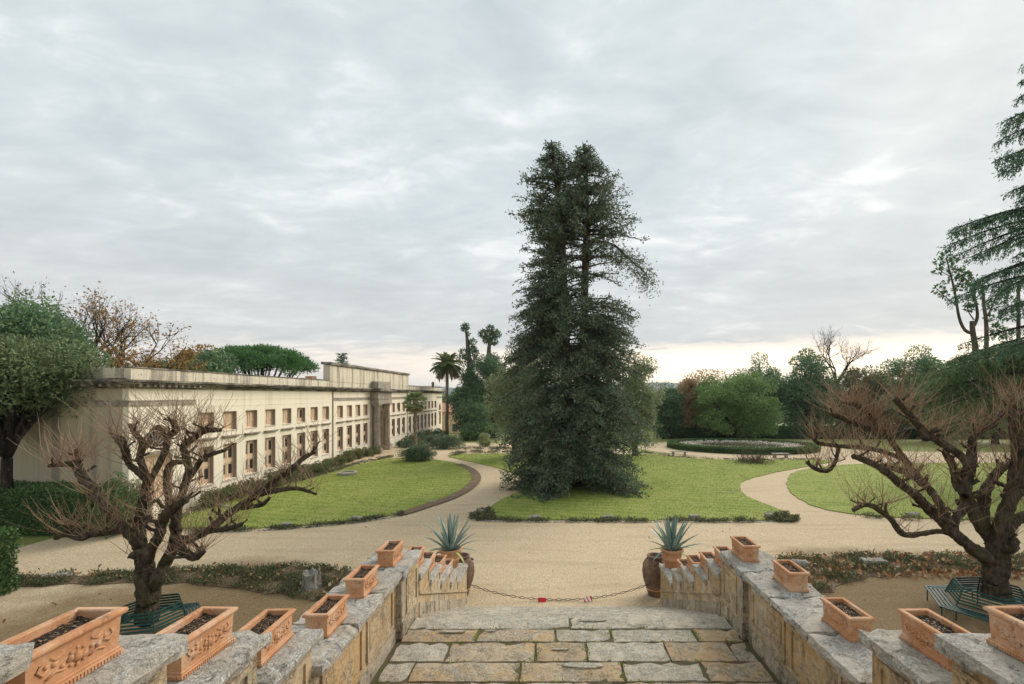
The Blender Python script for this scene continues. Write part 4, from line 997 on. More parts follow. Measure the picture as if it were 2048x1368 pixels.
# ------------------------------------------------------------------ the two pollard trees
def gnarl(mb, pts, rad, n=16):
    pts = [Vector(p) for p in pts]; k = len(pts); vs = []; fs = []; s = 0.0; f1, f2, f3 = [random.uniform(0,6.28) for _ in range(3)]; a = None
    for i, p in enumerate(pts):
        t = (pts[min(i+1,k-1)]-pts[max(i-1,0)]).normalized()
        if i: s += (p-pts[i-1]).length
        a = (a - t*a.dot(t)) if a is not None else t.orthogonal()
        if a.length < 1e-4: a = t.orthogonal()
        a.normalize(); b = t.cross(a); q = s/max(.05, rad[0])
        for j in range(n):
            w = 2*math.pi*j/n
            r = rad[i]*(1+.11*math.sin(3*w+f1+.35*q)+.08*math.sin(5*w+f2-.6*q)+.06*math.sin(2*w+1.9*q+f3)+random.uniform(-.07,.07))
            vs.append(p+(a*math.cos(w)+b*math.sin(w))*r)
    for i in range(k-1):
        for j in range(n): fs.append((i*n+j, i*n+(j+1)%n, (i+1)*n+(j+1)%n, (i+1)*n+j))
    fs.append(tuple(range(n))[::-1]); fs.append(tuple((k-1)*n+j for j in range(n))); mb.add(vs, fs)
def pollard(name, label, Y0, limbs, ends, seed, conv, base, nshoot, Ls, thick):
    random.seed(seed); t = thing(name, label, 'tree', base, 'pollard trees with hexagonal benches')
    mb = MB(); k = 0; W3 = []; W4 = []
    for limb, dz0, dz1 in limbs:
        q = [conv(*p) for p in limb]; n = len(q); pts = []; rad = []
        for i, (u, v, r) in enumerate(q):
            f = i/(n-1); Y = Y0+dz0+(dz1-dz0)*f+.08*math.sin(3*i+k); pts.append(tuple(P(u, v, Y))+(r/F*Y0*thick,))
        sm = smooth_path(pts, 7); k += 1
        sm = [s+np.array([random.uniform(-1,1)*.07*s[3], random.uniform(-1,1)*.07*s[3], random.uniform(-1,1)*.05*s[3], 0]) for s in sm]
        gnarl(mb, [s[:3] for s in sm], [max(.016, s[3]*(1+random.uniform(-.04,.05))) for s in sm])
        e = sm[-1]; mb.ball(e[:3], e[3]*1.1, 2, .3)
        for s in sm[len(sm)//3::2]:                                  # short knuckled stubs left by years of cutting
            if random.random() < .5:
                dd = Vector((random.gauss(0,.8), random.gauss(0,.6), random.uniform(-.1,1))).normalized(); o = Vector(s[:3]); L = random.uniform(.12,.34); rr = max(.014, s[3]*random.uniform(.28,.45))
                q1 = o+dd*(s[3]*.6+L*.5)+Vector((random.gauss(0,.03),random.gauss(0,.03),.02)); q2 = q1+(dd+Vector((random.gauss(0,.35),random.gauss(0,.35),.35))).normalized()*L*.6
                gnarl(mb, [o, o.lerp(q1,.5), q1, q1.lerp(q2,.5), q2], [rr*1.25,rr,rr*.9,rr*.85,rr*1.05], 8); W4.append(tuple(q2)+(rr,))
        for s in sm[3::3]:
            if random.random() < .5: a = random.uniform(0,6.28); mb.ball((s[0]+math.cos(a)*s[3]*.8, s[1]+.3*math.sin(a)*s[3], s[2]+math.sin(a)*s[3]*.8), s[3]*random.uniform(.2,.38), 1, .35)
        W3.append(sm)
    obj('trunk', mb, 'bark_pollard', t, True, rel=True)
    def shoot(sh, sm, ln, n):
        for i in range(n):
            s = sm[random.randint(0, len(sm)-1)]
            o = Vector(s[:3])+Vector((random.uniform(-1,1), random.uniform(-1,1), random.uniform(0,1)))*s[3]*.8
            d = Vector((random.gauss(0,.62), random.gauss(0,.55), random.uniform(.25,1.0))).normalized()
            L = ln*Ls*random.uniform(.4,1.15); pts = [o]; p = o.copy()
            for j in range(5):
                d = (d+Vector((random.gauss(0,.11), random.gauss(0,.11), .10))).normalized(); p = p+d*L/5; pts.append(p.copy())
            r0 = random.uniform(.0045,.0088)
            sh.tube(pts, [r0,r0*.9,r0*.8,r0*.65,r0*.5,r0*.25], 4, cap=False)
            for _ in range(random.choice((0,0,1,2))):
                j = random.randint(1,3); b = pts[j]; dd = (d+Vector((random.gauss(0,.6),random.gauss(0,.6),.1))).normalized()
                sh.tube([b, b+dd*L*.14, b+dd*L*.28+Vector((0,0,L*.05))], [r0*.5,r0*.4,r0*.2], 3, cap=False)
    for li, a0, a1, n, ln in ends:
        sm = W3[li]; m0 = int(a0*(len(sm)-1)); m1 = max(m0+1, int(a1*(len(sm)-1))+1); sh = MB(); shoot(sh, sm[m0:m1+1], ln, int(n*nshoot*.8))
        stuff(obj('shoots', sh, 'shoot', t, rel=True))
    sh = MB()
    for w in W4: shoot(sh, [w], .8, 4)
    stuff(obj('shoots', sh, 'shoot', t, rel=True))
    return t
cl = lambda x, y, r: (x/2.974, 800+y/2.974, r/2.974)
pxl = lambda u, v, r: (u*2.974, (v-800)*2.974, r*2.974)
LL = [([(885,1310,84),(875,1200,74),(865,1100,70),(858,1000,64),(850,930,60),(832,860,52),(828,800,45),(832,740,38),(842,650,34),(862,560,31),(880,470,32)], 0, .2),
 ([(830,870,44),(760,785,34),(700,775,27),(620,790,27),(540,800,25),(480,822,24),(400,800,22),(340,815,18)], 0, -.6),
 ([(880,480,30),(820,420,26),(770,380,24),(745,300,26),(715,235,30)], .2, -.2),
 ([(878,470,26),(862,420,24),(830,340,26),(850,260,26),(800,190,19),(775,150,15)], .2, .6),
 ([(890,480,26),(950,380,24),(985,290,24),(1000,220,24),(1045,180,26),(1030,125,22)], .2, .5),
 ([(890,1220,54),(920,1120,50),(945,1050,47),(990,960,44),(1025,890,40),(1042,800,38),(1042,720,35),(1070,600,30),(1110,480,28),(1122,400,27),(1102,320,26),(1092,270,24),(1150,230,25),(1215,180,28),(1310,180,15)], 0, .5),
 ([(872,960,38),(905,880,36),(945,810,35),(960,740,35),(990,680,34),(1050,630,32),(1100,595,25)], 0, -.7),
 ([(1035,690,28),(1000,560,26),(990,450,26),(1022,380,23),(1100,370,20)], .1, .8),
 ([(1040,830,40),(1110,830,35),(1190,800,31),(1260,760,29),(1330,700,29),(1400,650,28),pxl(497,1002,9),pxl(519,986,9),pxl(558,954,8),pxl(580,941,8),pxl(609,915,7),pxl(629,906,4)], 0, .6),
 ([pxl(515,990,8),pxl(535,984,8),pxl(558,980,7),pxl(590,977,6),pxl(609,980,5),pxl(632,988,3)], .4, .2),
 ([pxl(484,1015,8),pxl(510,1012,6),pxl(525,1009,6),pxl(538,997,4)], .4, 0),
 ([(1050,830,32),(1080,880,30),(1120,925,30),(1165,935,27),(1210,905,16)], 0, -.8),
 ([(1190,800,24),(1260,775,22),(1330,770,21),(1435,740,15)], .2, -.5),
 ([(755,785,28),(690,700,27),(625,630,33),(565,560,36),(480,440,34),(455,375,30),(460,305,24)], -.1, .8),
 ([(460,400,26),(420,380,26),(350,385,21),(295,392,14)], .6, .4),
 ([(1120,470,24),(1180,380,22),(1220,340,20),(1330,300,14)], .3, .0)]
EL = [(1,.4,1,46,1.05),(2,.4,1,38,1.25),(3,.4,1,34,1.2),(4,.4,1,48,1.2),(5,.62,1,64,1.15),(6,.45,1,60,.95),(7,.3,1,34,1.0),(8,.15,.6,44,.75),(8,.6,1,46,.8),(9,.2,1,22,.6),(10,.3,1,10,.5),(11,.3,1,34,.75),(12,.3,1,22,.8),(13,.15,1,62,1.15),(14,.2,1,34,1.25),(0,.45,1,38,.8),(15,.2,1,24,1.0)]
pollard('pollard_tree', 'gnarled pollard tree with reddish shoots in front of the orangery at left', TLY, LL, EL, 21, cl, (TLX, TLY, 0), 1.3, 1.25, .70)
cr = lambda x, y, r: (1680+x/3.799, 860+y/3.799, r/3.799)
c6 = lambda x, y, r: ((1560+x/2.973-1680)*3.799, (640+y/2.973-860)*3.799, r*3.799/2.973)
LR = [([(1190,1290,120),(1185,1180,100),(1180,1100,94),(1190,960,100),(1190,850,96),(1120,780,70),(1050,700,60),(990,580,56),(955,480,52),(962,360,54),(990,280,46),(1002,150,37),(1015,60,34),(1080,0,30)]+[c6(1270,625,22),c6(1325,545,16)], 0, .5),
 ([(1160,1000,66),(1080,950,60),(980,880,52),(880,800,49),(800,720,46),(720,640,44),(640,560,42),(560,480,40),(470,420,35),(390,350,33),(290,280,29),(200,235,27),(110,200,24)], 0, -.9),
 ([(820,680,34),(745,540,31),(680,450,33),(595,375,40),(550,330,38),(430,300,27),(320,268,22)], -.2, .6),
 ([(880,800,32),(760,770,23),(640,785,23),(520,800,25),(450,770,27),(390,680,23),(310,620,23),(250,580,22),(180,570,20),(105,605,17)], -.1, -1.2),
 ([(960,500,42),(900,430,40),(875,340,37),(850,250,34),(800,170,28)], .1, .8),
 ([(985,270,46),(900,180,37),(800,120,35),(700,60,33),c6(880,690,26),c6(820,620,23),c6(760,550,22),c6(695,478,22)], .2, -.5),
 ([(1090,760,56),(1090,600,50),(1095,480,47),(1150,380,40),(1220,300,36),(1300,255,28),(1380,120,22)], .1, .9),
 ([(1190,860,72),(1215,740,66),(1255,620,60),(1295,520,60),(1335,400,66),(1372,200,58),(1395,20,52),(1410,-120,40)], 0, -.3),
 ([(1230,800,62),(1320,690,52),(1400,655,46),(1520,600,36),(1600,500,30)], 0, .3),
 ([(870,780,34),(878,670,34),(935,595,36),(960,520,34)], -.1, .3),
 ([(570,340,30),c6(740,830,24),c6(690,760,21),c6(645,700,19),c6(580,680,18),c6(555,600,18),c6(470,510,16),c6(385,495,13)], .6, .9),
 ([(560,350,26),(500,230,22),c6(560,770,18),c6(450,755,17),c6(345,750,16),c6(240,735,16),c6(200,712,12)], .5, 1.2),
 ([c6(348,752,14),c6(345,780,14),c6(330,840,14),c6(285,895,16),c6(210,885,16),c6(163,848,13)], 1.0, .7),
 ([c6(570,650,18),c6(500,640,20),c6(440,612,20),c6(360,580,17),c6(305,560,13)], .9, .5),
 ([(1200,900,60),(1290,890,62),(1320,850,40)], 0, -.2),
 ([(1350,350,40),c6(1380,520,22),c6(1420,480,16)], 0, .5),
 ([(1340,480,50),(1460,380,40),(1560,200,34),(1620,60,26)], 0, -.4)]
ER = [(0,.7,1,80,1.0),(1,.5,1,90,.85),(2,.4,1,60,.8),(3,.3,1,46,.6),(4,.3,1,40,.9),(5,.3,1,130,.95),(6,.4,1,56,.9),(7,.55,1,70,1.0),(8,.4,1,30,.9),(10,.25,1,80,1.0),(11,.3,1,60,.95),(12,.1,1,44,.7),(13,.15,1,80,1.0),(15,.2,1,50,1.1),(16,.3,1,60,1.1),(10,.7,1,50,1.1)]
pollard('pollard_tree', 'mossy gnarled pollard tree with dense reddish shoots at the right edge', TRY, LR, ER, 22, cr, (TRX, TRY, 0), 1.3, 1.3, .77)

# ------------------------------------------------------------------ great redwood with twin stems
def redwood():
    Y = 31.0; bx = 1.5; random.seed(5); r = np.random.default_rng(5)
    t = thing('redwood_tree', 'tall dark green redwood with twin stems in the middle of the lawn', 'tree', (bx, Y, 0))
    k = Y/F; zz = lambda v: CZ-(v-PV)*k
    tab = [(283,1100,1172),(315,1068,1196),(342,1047,1227),(386,1048,1248),(408,1037,1260),(463,1030,1288),(496,1058,1303),(534,1040,1302),(567,1035,1262),(600,1027,1276),(644,1013,1268),(700,1011,1270),(760,1003,1282),(850,1006,1292),(920,1012,1292),(960,1016,1303),(1000,1030,1300)]
    zs = np.array([zz(a) for a, _, _ in tab])[::-1]; xl = np.array([(b-PU)*k for _, b, _ in tab])[::-1]; xr = np.array([(c-PU)*k for _, _, c in tab])[::-1]
    TL = [(1140,1010),(1136,850),(1131,700),(1126,560),(1122,440),(1110,340),(1103,284)]; TR = [(1160,1010),(1166,850),(1168,700),(1169,590),(1173,460),(1172,360),(1168,288)]
    stems = []
    for q, rr in ((TL, .42), (TR, .40)):
        pts = [np.array(P(u, v, Y+(.0 if q is TL else .35))) for u, v in q]; sm = smooth_path(pts, 3); stems.append(sm)
        n = len(sm); obj('stem', MB().tube(sm, [rr*(1-i/n)**.75+.03 for i in range(n)], 10, .05), 'bark_redwood', t, True, rel=True)
    def stem_at(s, z):
        a = np.array(s); return np.array([np.interp(z, a[:,2], a[:,0]), np.interp(z, a[:,2], a[:,1]), z])
    P_, D_ = [], []; br = MB()
    N = 1450
    for i in range(N):
        u = r.random(); z = .5+(zs[-1]-.8)*(u**1.08)
        az = r.random()*2*math.pi; ca, sa = math.cos(az), math.sin(az)
        s = stems[0] if ca < 0 else stems[1]
        if r.random() < .25: s = stems[1-(ca >= 0)]
        ztip = z
        o = stem_at(s, max(.3, z)); Lx = np.interp(z, zs, xl), np.interp(z, zs, xr)
        cx = (Lx[0]+Lx[1])/2; hw = (Lx[1]-Lx[0])/2
        side = Lx[0] if ca < 0 else Lx[1]
        R = abs(side-o[0])*abs(ca)**1.0+hw*.85*(1-abs(ca)); R = max(.4, min(R, (.22+(zs[-1]+.15-z)*.70)))
        vv = PV-(z-CZ)/k                                   # height as in the photograph
        if 470 < vv < 620 and ca > .2 and r.random() < .72: continue       # the open gap on the right
        if 500 < vv < 560 and r.random() < .45: continue
        if vv < 470 and r.random() < .3: s = stems[1-(ca >= 0)]; o = stem_at(s, max(.3, z)); R = min(R, 2.0)
        if z > 19.5 and r.random() < .25: continue
        Lb = R*(.45+.62*r.random()**.8)*(1.18 if r.random() < .14 else 1); top = z > 15; z += r.normal()*.2
        rise = (.05+.12*r.random() if z > 20.5 else .25+.2*r.normal() if top else -.02+.22*r.normal()); drp = -.22 if top else -.30
        m = 8; pts = []
        for j in range(m+1):
            f = j/m; pts.append(o+np.array([ca*Lb*f, sa*Lb*f, Lb*(rise*f+drp*f*f)])+r.normal(size=3)*.03*f)
        pts = np.array(pts); pts[:,2] = np.maximum(pts[:,2], .12)
        if z > 9 or r.random() < .3: br.tube(pts[::2], [.05*(1-q/5)+.012 for q in range(5)], 4)
        nt = int((8+Lb*3.6)*(.60 if z > 19.5 else .72 if z > 14 else 1))
        for q in range(nt):
            f = .22+.78*(q+r.random())/nt; b = pts[0]+(pts[-1]-pts[0])*f; jj = min(m-1, int(f*m)); b = pts[jj]+(pts[jj+1]-pts[jj])*(f*m-jj)
            sd = 1 if q % 2 else -1; tl = (.32+.42*(1-f)*min(1,Lb/3))*(.7+.6*r.random())
            td = unit(np.array([ca*.7-sa*sd*.75, sa*.7+ca*sd*.75, -.12+r.normal()*.38]))
            nl = 9
            for w in range(nl):
                P_.append(b+td*tl*(w/nl)+r.normal(size=3)*.09); D_.append(td*.5+r.normal(size=3)*.55)
    P_ = np.array(P_); D_ = np.array(D_); n = len(P_)
    leaf_obj('crown', P_, D_, .21*(.5+.9*r.random(n)), .075*(.6+.8*r.random(n)), 'leaf_redwood', t, 5, (bx,Y,0))
    # the long bare bough sweeping out to the right
    pts = smooth_path([np.array(P(u,v,Y+d)) for u, v, d in ((1172,482,.3),(1205,484,0),(1230,492,-.2),(1252,512,-.3),(1272,530,-.3),(1290,545,-.2),(1298,560,-.1))], 4)
    br.tube(pts, [.11-.0035*i for i in range(len(pts))], 6)
    obj('boughs', br, 'bark_redwood', t, True, rel=True)
    p2, d2 = [], []
    for b in pts[6:]:
        for q in range(70):
            e = b+r.normal(size=3)*np.array((.38,.4,.45))+np.array((0,0,-.25)); p2.append(e); d2.append(r.normal(size=3)+np.array((.3,0,-.6)))
    leaf_obj('hanging_sprays', np.array(p2), np.array(d2), .24, .07, 'leaf_redwood', t, 6, (bx,Y,0))
    print('redwood leaves', n)
redwood()

# ------------------------------------------------------------------ trees left of the redwood
def at(u, v, Y): p = P(u, v, Y); return (p.x, p.y, p.z)
def ell(u0, u1, v0, v1, Y, dy=None):
    c = at((u0+u1)/2, (v0+v1)/2, Y); rx = (u1-u0)/2*Y/F; rz = (v1-v0)/2*Y/F; return c, (rx, dy or rx, rz)
def T(name, label, u, Y, box, leaf, bk, n, nc, rc, L, W, seed, tr=.3, **kw):
    c, rad = ell(*box, Y); x = (u-PU)/F*Y
    return tree(name, label, x, Y, c, tuple(q*.84 for q in rad), n, nc, rc, L, W, leaf, bk, seed, tr, **kw)
T('holm_oak', 'pale green holm oak with dark trunk covering the near corner of the orangery', 38, 20.6, (-150,122,660,832), 'leaf_holm', 'bark_dark', 46000, 150, .85, .17, .075, 31, .22, hollow=.45, nb=34)
T('evergreen_tree', 'dark evergreen rising behind the holm oak at the left edge', 60, 34, (-70,170,612,760), 'leaf_mid', 'bark_dark', 22000, 80, 1.1, .26, .13, 32, .35)
sparse_tree('oak_tree', 'half bare oak with rusty leaves behind the orangery end', -37.6, 38, 15.3, 5, 'leaf_autumn', 'bark_dark', 33, 3, .20, .13, 1.5, .50, .30)
sparse_tree('oak_tree', 'nearly leafless oak left of the rusty oak behind the orangery', -42.5, 40, 16.5, 5, 'leaf_rust', 'bark_dark', 34, 1, .2, .13, 0, .45, .28)
sparse_tree('oak_tree', 'golden leaved oak leaning right behind the near orangery roof', -36.2, 37, 12.2, 5, 'leaf_autumn', 'bark_dark', 35, 4, .2, .14, 4, .55, .25)
sparse_tree('oak_tree', 'sparse reddish oak at the far left edge of the frame', -47.0, 38, 15.0, 5, 'leaf_rust', 'bark_dark', 36, 3, .2, .13, 0, .5, .3)
T('evergreen_tree', 'low grey green evergreen showing over the near orangery roof', 350, 46, (290,400,716,800), 'leaf_mid', 'bark_dark', 11000, 46, 1.0, .3, .15, 37, .3)
T('evergreen_tree', 'grey green evergreen between golden oak and umbrella pine', 420, 45, (372,462,708,800), 'leaf_mid', 'bark_dark', 11000, 46, 1.0, .3, .15, 38, .3)
T('oak_tree', 'round orange oak behind the umbrella pine', 390, 66, (352,430,687,800), 'leaf_autumn', 'bark_dark', 9000, 44, 1.2, .4, .25, 39, .35)
def umbrella():
    Y = 52; c, rad = ell(408,622,690,752, Y); x = (520-PU)/F*Y; random.seed(40); r = np.random.default_rng(40)
    t = thing('umbrella_pine', 'broad flat topped umbrella pine behind the orangery roof', 'tree', (x, Y, 0))
    nc = 190; a = r.random(nc)*6.283; q = np.sqrt(r.random(nc)); dome = np.sqrt(np.maximum(0,1-q**2.6))
    zb = c[2]-rad[2]; cc = np.stack([c[0]+rad[0]*.93*q*np.cos(a), c[1]+rad[0]*.8*q*np.sin(a), zb+.5+(2*rad[2]-1.0)*dome*(.55+.45*r.random(nc))], 1)
    per = 170; d = unit(r.normal(size=(nc,per,3))); p = cc[:,None,:]+d*(.85*(.4+.6*r.random((nc,per,1))))*np.array((1.15,1.15,.62))
    leaf_obj('crown', p.reshape(-1,3), (d+(0,0,.5)+r.normal(size=d.shape)*.4).reshape(-1,3), .32, .09, 'leaf_pine', t, 40, (x,Y,0))
    mb = MB(); fk = Vector((x, Y, zb-3.2)); mb.tube([(x,Y,-.3),(x+.1,Y,2),(x,Y,4),fk], [.5,.42,.38,.33], 8)
    for i in range(46):
        e = Vector(cc[i]); e.z -= .3; mb.tube(curve(fk, e, (0,0,-.5), 5, .06), [.17,.12,.09,.07,.05,.03], 5)
    obj('trunk', mb, 'bark_dark', t, True, rel=True)
umbrella()
def conifer(name, label, x, y, h, R0, leaf, seed, n=120, zlo=.1, L=.3, W=.1, bk='bark_dark', top=None):
    random.seed(seed); r = np.random.default_rng(seed); z0 = gz(y); t = thing(name, label, 'tree', (x,y,z0)); mb = MB(); mb.tube([(x,y,z0-.2),(x,y,z0+h*.5),(x,y,z0+h)], [h*.018,h*.012,.03], 7)
    P_, D_ = [], []
    for i in range(n):
        f = zlo+(1-zlo)*(i/n); az = i*2.399; Lb = R0*(1-f)**.8*(.75+.5*r.random())+.25; o = np.array((x,y,z0+h*f)); ca, sa = math.cos(az), math.sin(az)
        m = max(4, int(Lb*7))
        for j in range(m):
            g = j/m; b = o+np.array((ca*Lb*g, sa*Lb*g, Lb*(.12*g-.22*g*g)))
            for q in range(7): P_.append(b+r.normal(size=3)*np.array((.14,.14,.05))*(1+Lb*.15)); D_.append(np.array((ca,sa,-.05))+r.normal(size=3)*np.array((.7,.7,.25)))
        mb.tube([o, o+np.array((ca*Lb, sa*Lb, -Lb*.1))], [.04,.012], 4)
    leaf_obj('crown', np.array(P_), np.array(D_), L, W, leaf, t, seed, (x,y,z0)); obj('trunk', mb, bk, t, True, rel=True)
conifer('cedar_tree', 'small dark conifer tip rising behind the orangery attic', (684-PU)/F*58, 58, 12.0, 3.4, 'leaf_cedar', 41, 90, .3)
# palms
def frond_mesh(name, feather, mat):
    mb = MB(); r = random.Random(3)
    if feather:
        L = 1.0; pts = [Vector((L*f, 0, .26*f-.62*f*f*1.0)) for f in np.linspace(0,1,9)]; mb.tube(pts, [.016,.015,.013,.011,.009,.008,.006,.005,.003], 4)
        for i in range(44):
            f = .16+.83*i/44; k = f*8; j = min(7, int(k)); b = pts[j].lerp(pts[j+1], k-j); l = .34*(1-abs(f-.45)*1.1)+.04
            for s in (-1,1):
                d = Vector((.55, s*.8, -.12-.3*f+r.uniform(-.12,.12))).normalized(); w = Vector((.016,0,.012)); e = b+d*l
                mb.add([b-w, b+w, b+d*l*.6+w*.8-Vector((0,0,.01)), e-Vector((0,0,.05*l)), b+d*l*.6-w*.8-Vector((0,0,.01))], [(0,1,2,3,4)])
    else:
        mb.tube([(0,0,0),(.28,0,.03),(.55,0,.0)], [.012,.010,.010], 4)
        for i in range(23):
            a = R_(-105+210*i/22); l = .45*(1-.12*abs(a)); b = Vector((.55,0,0)); d = Vector((math.cos(a), math.sin(a), -.05)); s = Vector((-math.sin(a), math.cos(a), 0))*.022
            mb.add([b, b+d*l*.5+s, b+d*l-Vector((0,0,.16*l)), b+d*l*.5-s], [(0,1,2,3)])
    me = bpy.data.meshes.new(name); me.from_pydata(mb.v, [], mb.f); me.materials.append(MAT(mat)); return me
FE, FEO = frond_mesh('feather_frond', True, 'leaf_palm'), frond_mesh('feather_frond_old', True, 'leaf_palm_old'); FA, FAO = frond_mesh('fan_frond', False, 'leaf_palm'), frond_mesh('fan_frond_old', False, 'leaf_palm_old')
def palm(name, label, x, y, h, R0, tr, me, meo, n, seed, ndead):
    random.seed(seed); z0 = gz(y); t = thing(name, label, 'palm', (x,y,z0), 'palms beside the orangery'); mb = MB()
    k = int(h*5); mb.tube([(.04*math.sin(i*.3), 0, -.2+(h+.2)*i/k) for i in range(k+1)], [tr*(1.25 if i < 2 else 1+.09*(i%2))*(1-.12*i/k) for i in range(k+1)], 9, .05)
    mb.ball((0,0,h-.1), tr*1.5, 2, .25, (1,1,1.5)); obj('trunk', mb, 'bark_palm', t)
    for i in range(n):
        o = link('frond', me if i < n-ndead else meo, None, t); f = i/n
        o.location = (0,0,h+.1-.35*f); el = 78-130*f+random.uniform(-8,8); o.rotation_euler = (random.uniform(-.3,.3), -R_(el), i*2.399); s = R0*random.uniform(.85,1.12)*(.85+.3*min(1,f*2)); o.scale = (s,s,s)
pb = G(894, 878); palm('date_palm', 'tall palm with slender trunk near the far end of the orangery', pb.x, pb.y, (CZ-(728-PV)/F*pb.y)-pb.z, 2.25, .27, FE, FEO, 64, 50, 12)
pb2 = G(831, 899); palm('fan_palm', 'short fan palm with shaggy head in front of the orangery portal', pb2.x, pb2.y, (CZ-(803-PV)/F*pb2.y)-pb2.z, 1.55, .19, FA, FAO, 72, 51, 14)
# dark group with the two half dead sequoias
T('evergreen_tree', 'dark evergreen right of the tall palm', 935, 76, (908,978,728,880), 'leaf_dark', 'bark_dark', 24000, 90, 1.5, .34, .18, 52, .4, hollow=.4)
T('evergreen_tree', 'dark evergreen behind the left flank of the redwood', 985, 78, (948,1030,705,885), 'leaf_dark', 'bark_dark', 24000, 90, 1.5, .34, .18, 53, .4, hollow=.4)
T('evergreen_tree', 'lower dark evergreen at the foot of the palm group', 940, 72, (918,985,800,892), 'leaf_mid', 'bark_dark', 14000, 60, 1.2, .3, .16, 54, .3, hollow=.35)
def snag(label, pts, tufts, seed):
    Y = 80; random.seed(seed); b = G(pts[0][0], 880); x = (pts[0][0]-PU)/F*Y; z0 = gz(Y); t = thing('dying_sequoia', label, 'tree', (x,Y,z0), 'half dead sequoias')
    q = [Vector(P(u,v,Y)) for u, v in pts]; obj('trunk', MB().tube([(x,Y,z0-.3)]+q, [.75]+[.62-.46*i/(len(q)-1) for i in range(len(q))], 8, .06), 'bark_grey', t, True, rel=True)
    r = np.random.default_rng(seed); A, B = [], []
    for u, v, rad, n in tufts:
        c = np.array(P(u,v,Y)); k = rad*Y/F; d = unit(r.normal(size=(n,3))); A.append(c+d*k*(.3+.7*r.random((n,1)))); B.append(d+r.normal(size=(n,3))*.6)
    leaf_obj('tufts', np.vstack(A), np.vstack(B), .36, .2, 'leaf_dark', t, seed, (x,Y,z0))
snag('thin bare poled sequoia with a small tuft on top, left of its neighbour', [(938,760),(940,730),(936,700),(934,675),(931,655)], [(931,655,9,260),(945,684,8,180),(947,698,8,200),(951,708,7,150),(928,705,10,240),(925,720,12,280),(950,725,14,400),(936,668,4,60)], 55)
snag('bare poled sequoia with a rounded leafy head, right of its neighbour', [(976,760),(976,730),(978,700),(979,680),(980,665)], [(966,668,9,300),(980,657,8,240),(993,668,9,300),(972,680,7,180),(988,683,8,200),(983,671,9,240),(984,718,14,400)], 56)
T('olive_tree', 'pale grey green leafy tree half hidden behind the left of the redwood', 1030, 46, (980,1100,690,895), 'leaf_olive', 'bark_grey', 26000, 110, 1.0, .24, .11, 57, .3, hollow=.35)
T('olive_tree', 'pale grey green leafy tree half hidden behind the right of the redwood', 1270, 47, (1215,1322,720,892), 'leaf_olive', 'bark_grey', 24000, 100, 1.0, .24, .11, 58, .3, hollow=.35)
bush('shrub', 'pale spiky shrub between the dark evergreens and the lawn', G(970,893).x, G(970,893).y, 1.3, 1.0, 1.7, 'leaf_olive', 59, 1800, .2, .08)
# ------------------------------------------------------------------ trees on the right
T('evergreen_tree', 'small dark evergreen just right of the redwood, under the hills', 1340, 76, (1306,1368,772,884), 'leaf_dark', 'bark_dark', 16000, 70, 1.1, .3, .16, 60, .3, hollow=.35)
T('maple_tree', 'pinkish brown autumn tree between dark evergreen and bright green tree', 1392, 78, (1352,1436,730,886), 'leaf_yellowing', 'bark_dark', 13000, 90, 1.3, .36, .24, 61, .3, hollow=.25)
T('camphor_tree', 'bright green rounded tree behind the circular flower bed', 1466, 72, (1392,1546,735,886), 'leaf_camphor', 'bark_dark', 46000, 150, 1.25, .28, .15, 62, .45, hollow=.45, fork=.3)
T('evergreen_tree', 'dark rounded evergreen behind the bright green tree', 1515, 86, (1462,1568,712,880), 'leaf_mid', 'bark_dark', 26000, 100, 1.5, .36, .2, 63, .4, hollow=.4)
T('evergreen_tree', 'dark evergreen below the bare tree, right of the bright green one', 1610, 84, (1552,1680,700,880), 'leaf_mid', 'bark_dark', 30000, 110, 1.6, .36, .2, 64, .4, hollow=.4)
sparse_tree('bare_tree', 'tall leafless tree standing above the dark evergreens', (1675-PU)/F*88, 88, 19.5, 6, 'leaf_rust', 'bark_dark', 65, 0, .3, .2, 0, .52, .36, .50, first_len=.155, ratio=.76)
T('evergreen_tree', 'brown tinged evergreen to the right of the bare tree', 1730, 82, (1670,1800,730,880), 'leaf_shrub', 'bark_dark', 28000, 110, 1.5, .36, .2, 66, .4, hollow=.4)
T('evergreen_tree', 'dark broad evergreen left of the pruned magnolia', 1850, 70, (1782,1925,692,880), 'leaf_mid', 'bark_dark', 30000, 120, 1.5, .34, .18, 67, .4, hollow=.4)
T('evergreen_tree', 'dark evergreen under the cedar at the right edge', 1990, 64, (1900,2110,690,880), 'leaf_dark', 'bark_dark', 30000, 120, 1.6, .34, .18, 68, .4, hollow=.4)
T('oak_tree', 'low rust brown tree filling the gap behind the right pollard', 1770, 92, (1690,1860,760,885), 'leaf_rust', 'bark_dark', 18000, 80, 1.6, .4, .22, 69, .4, hollow=.35)
hp = G(1548, 878)
hedge('clipped_hedge', 'long clipped dark hedge below the trees on the right', hp.x, hp.x+50, hp.y, hp.y+2.4, 2.0, 'leaf_hedge', 70, 26000, .2, .12, z0=gz(hp.y)-.1)
hedge('clipped_hedge', 'clipped dark hedge below the bright green tree', (1320-PU)/F*76, (1545-PU)/F*76, 76.5, 78.5, 1.7, 'leaf_hedge', 71, 12000, .2, .12, z0=gz(76)-.1)
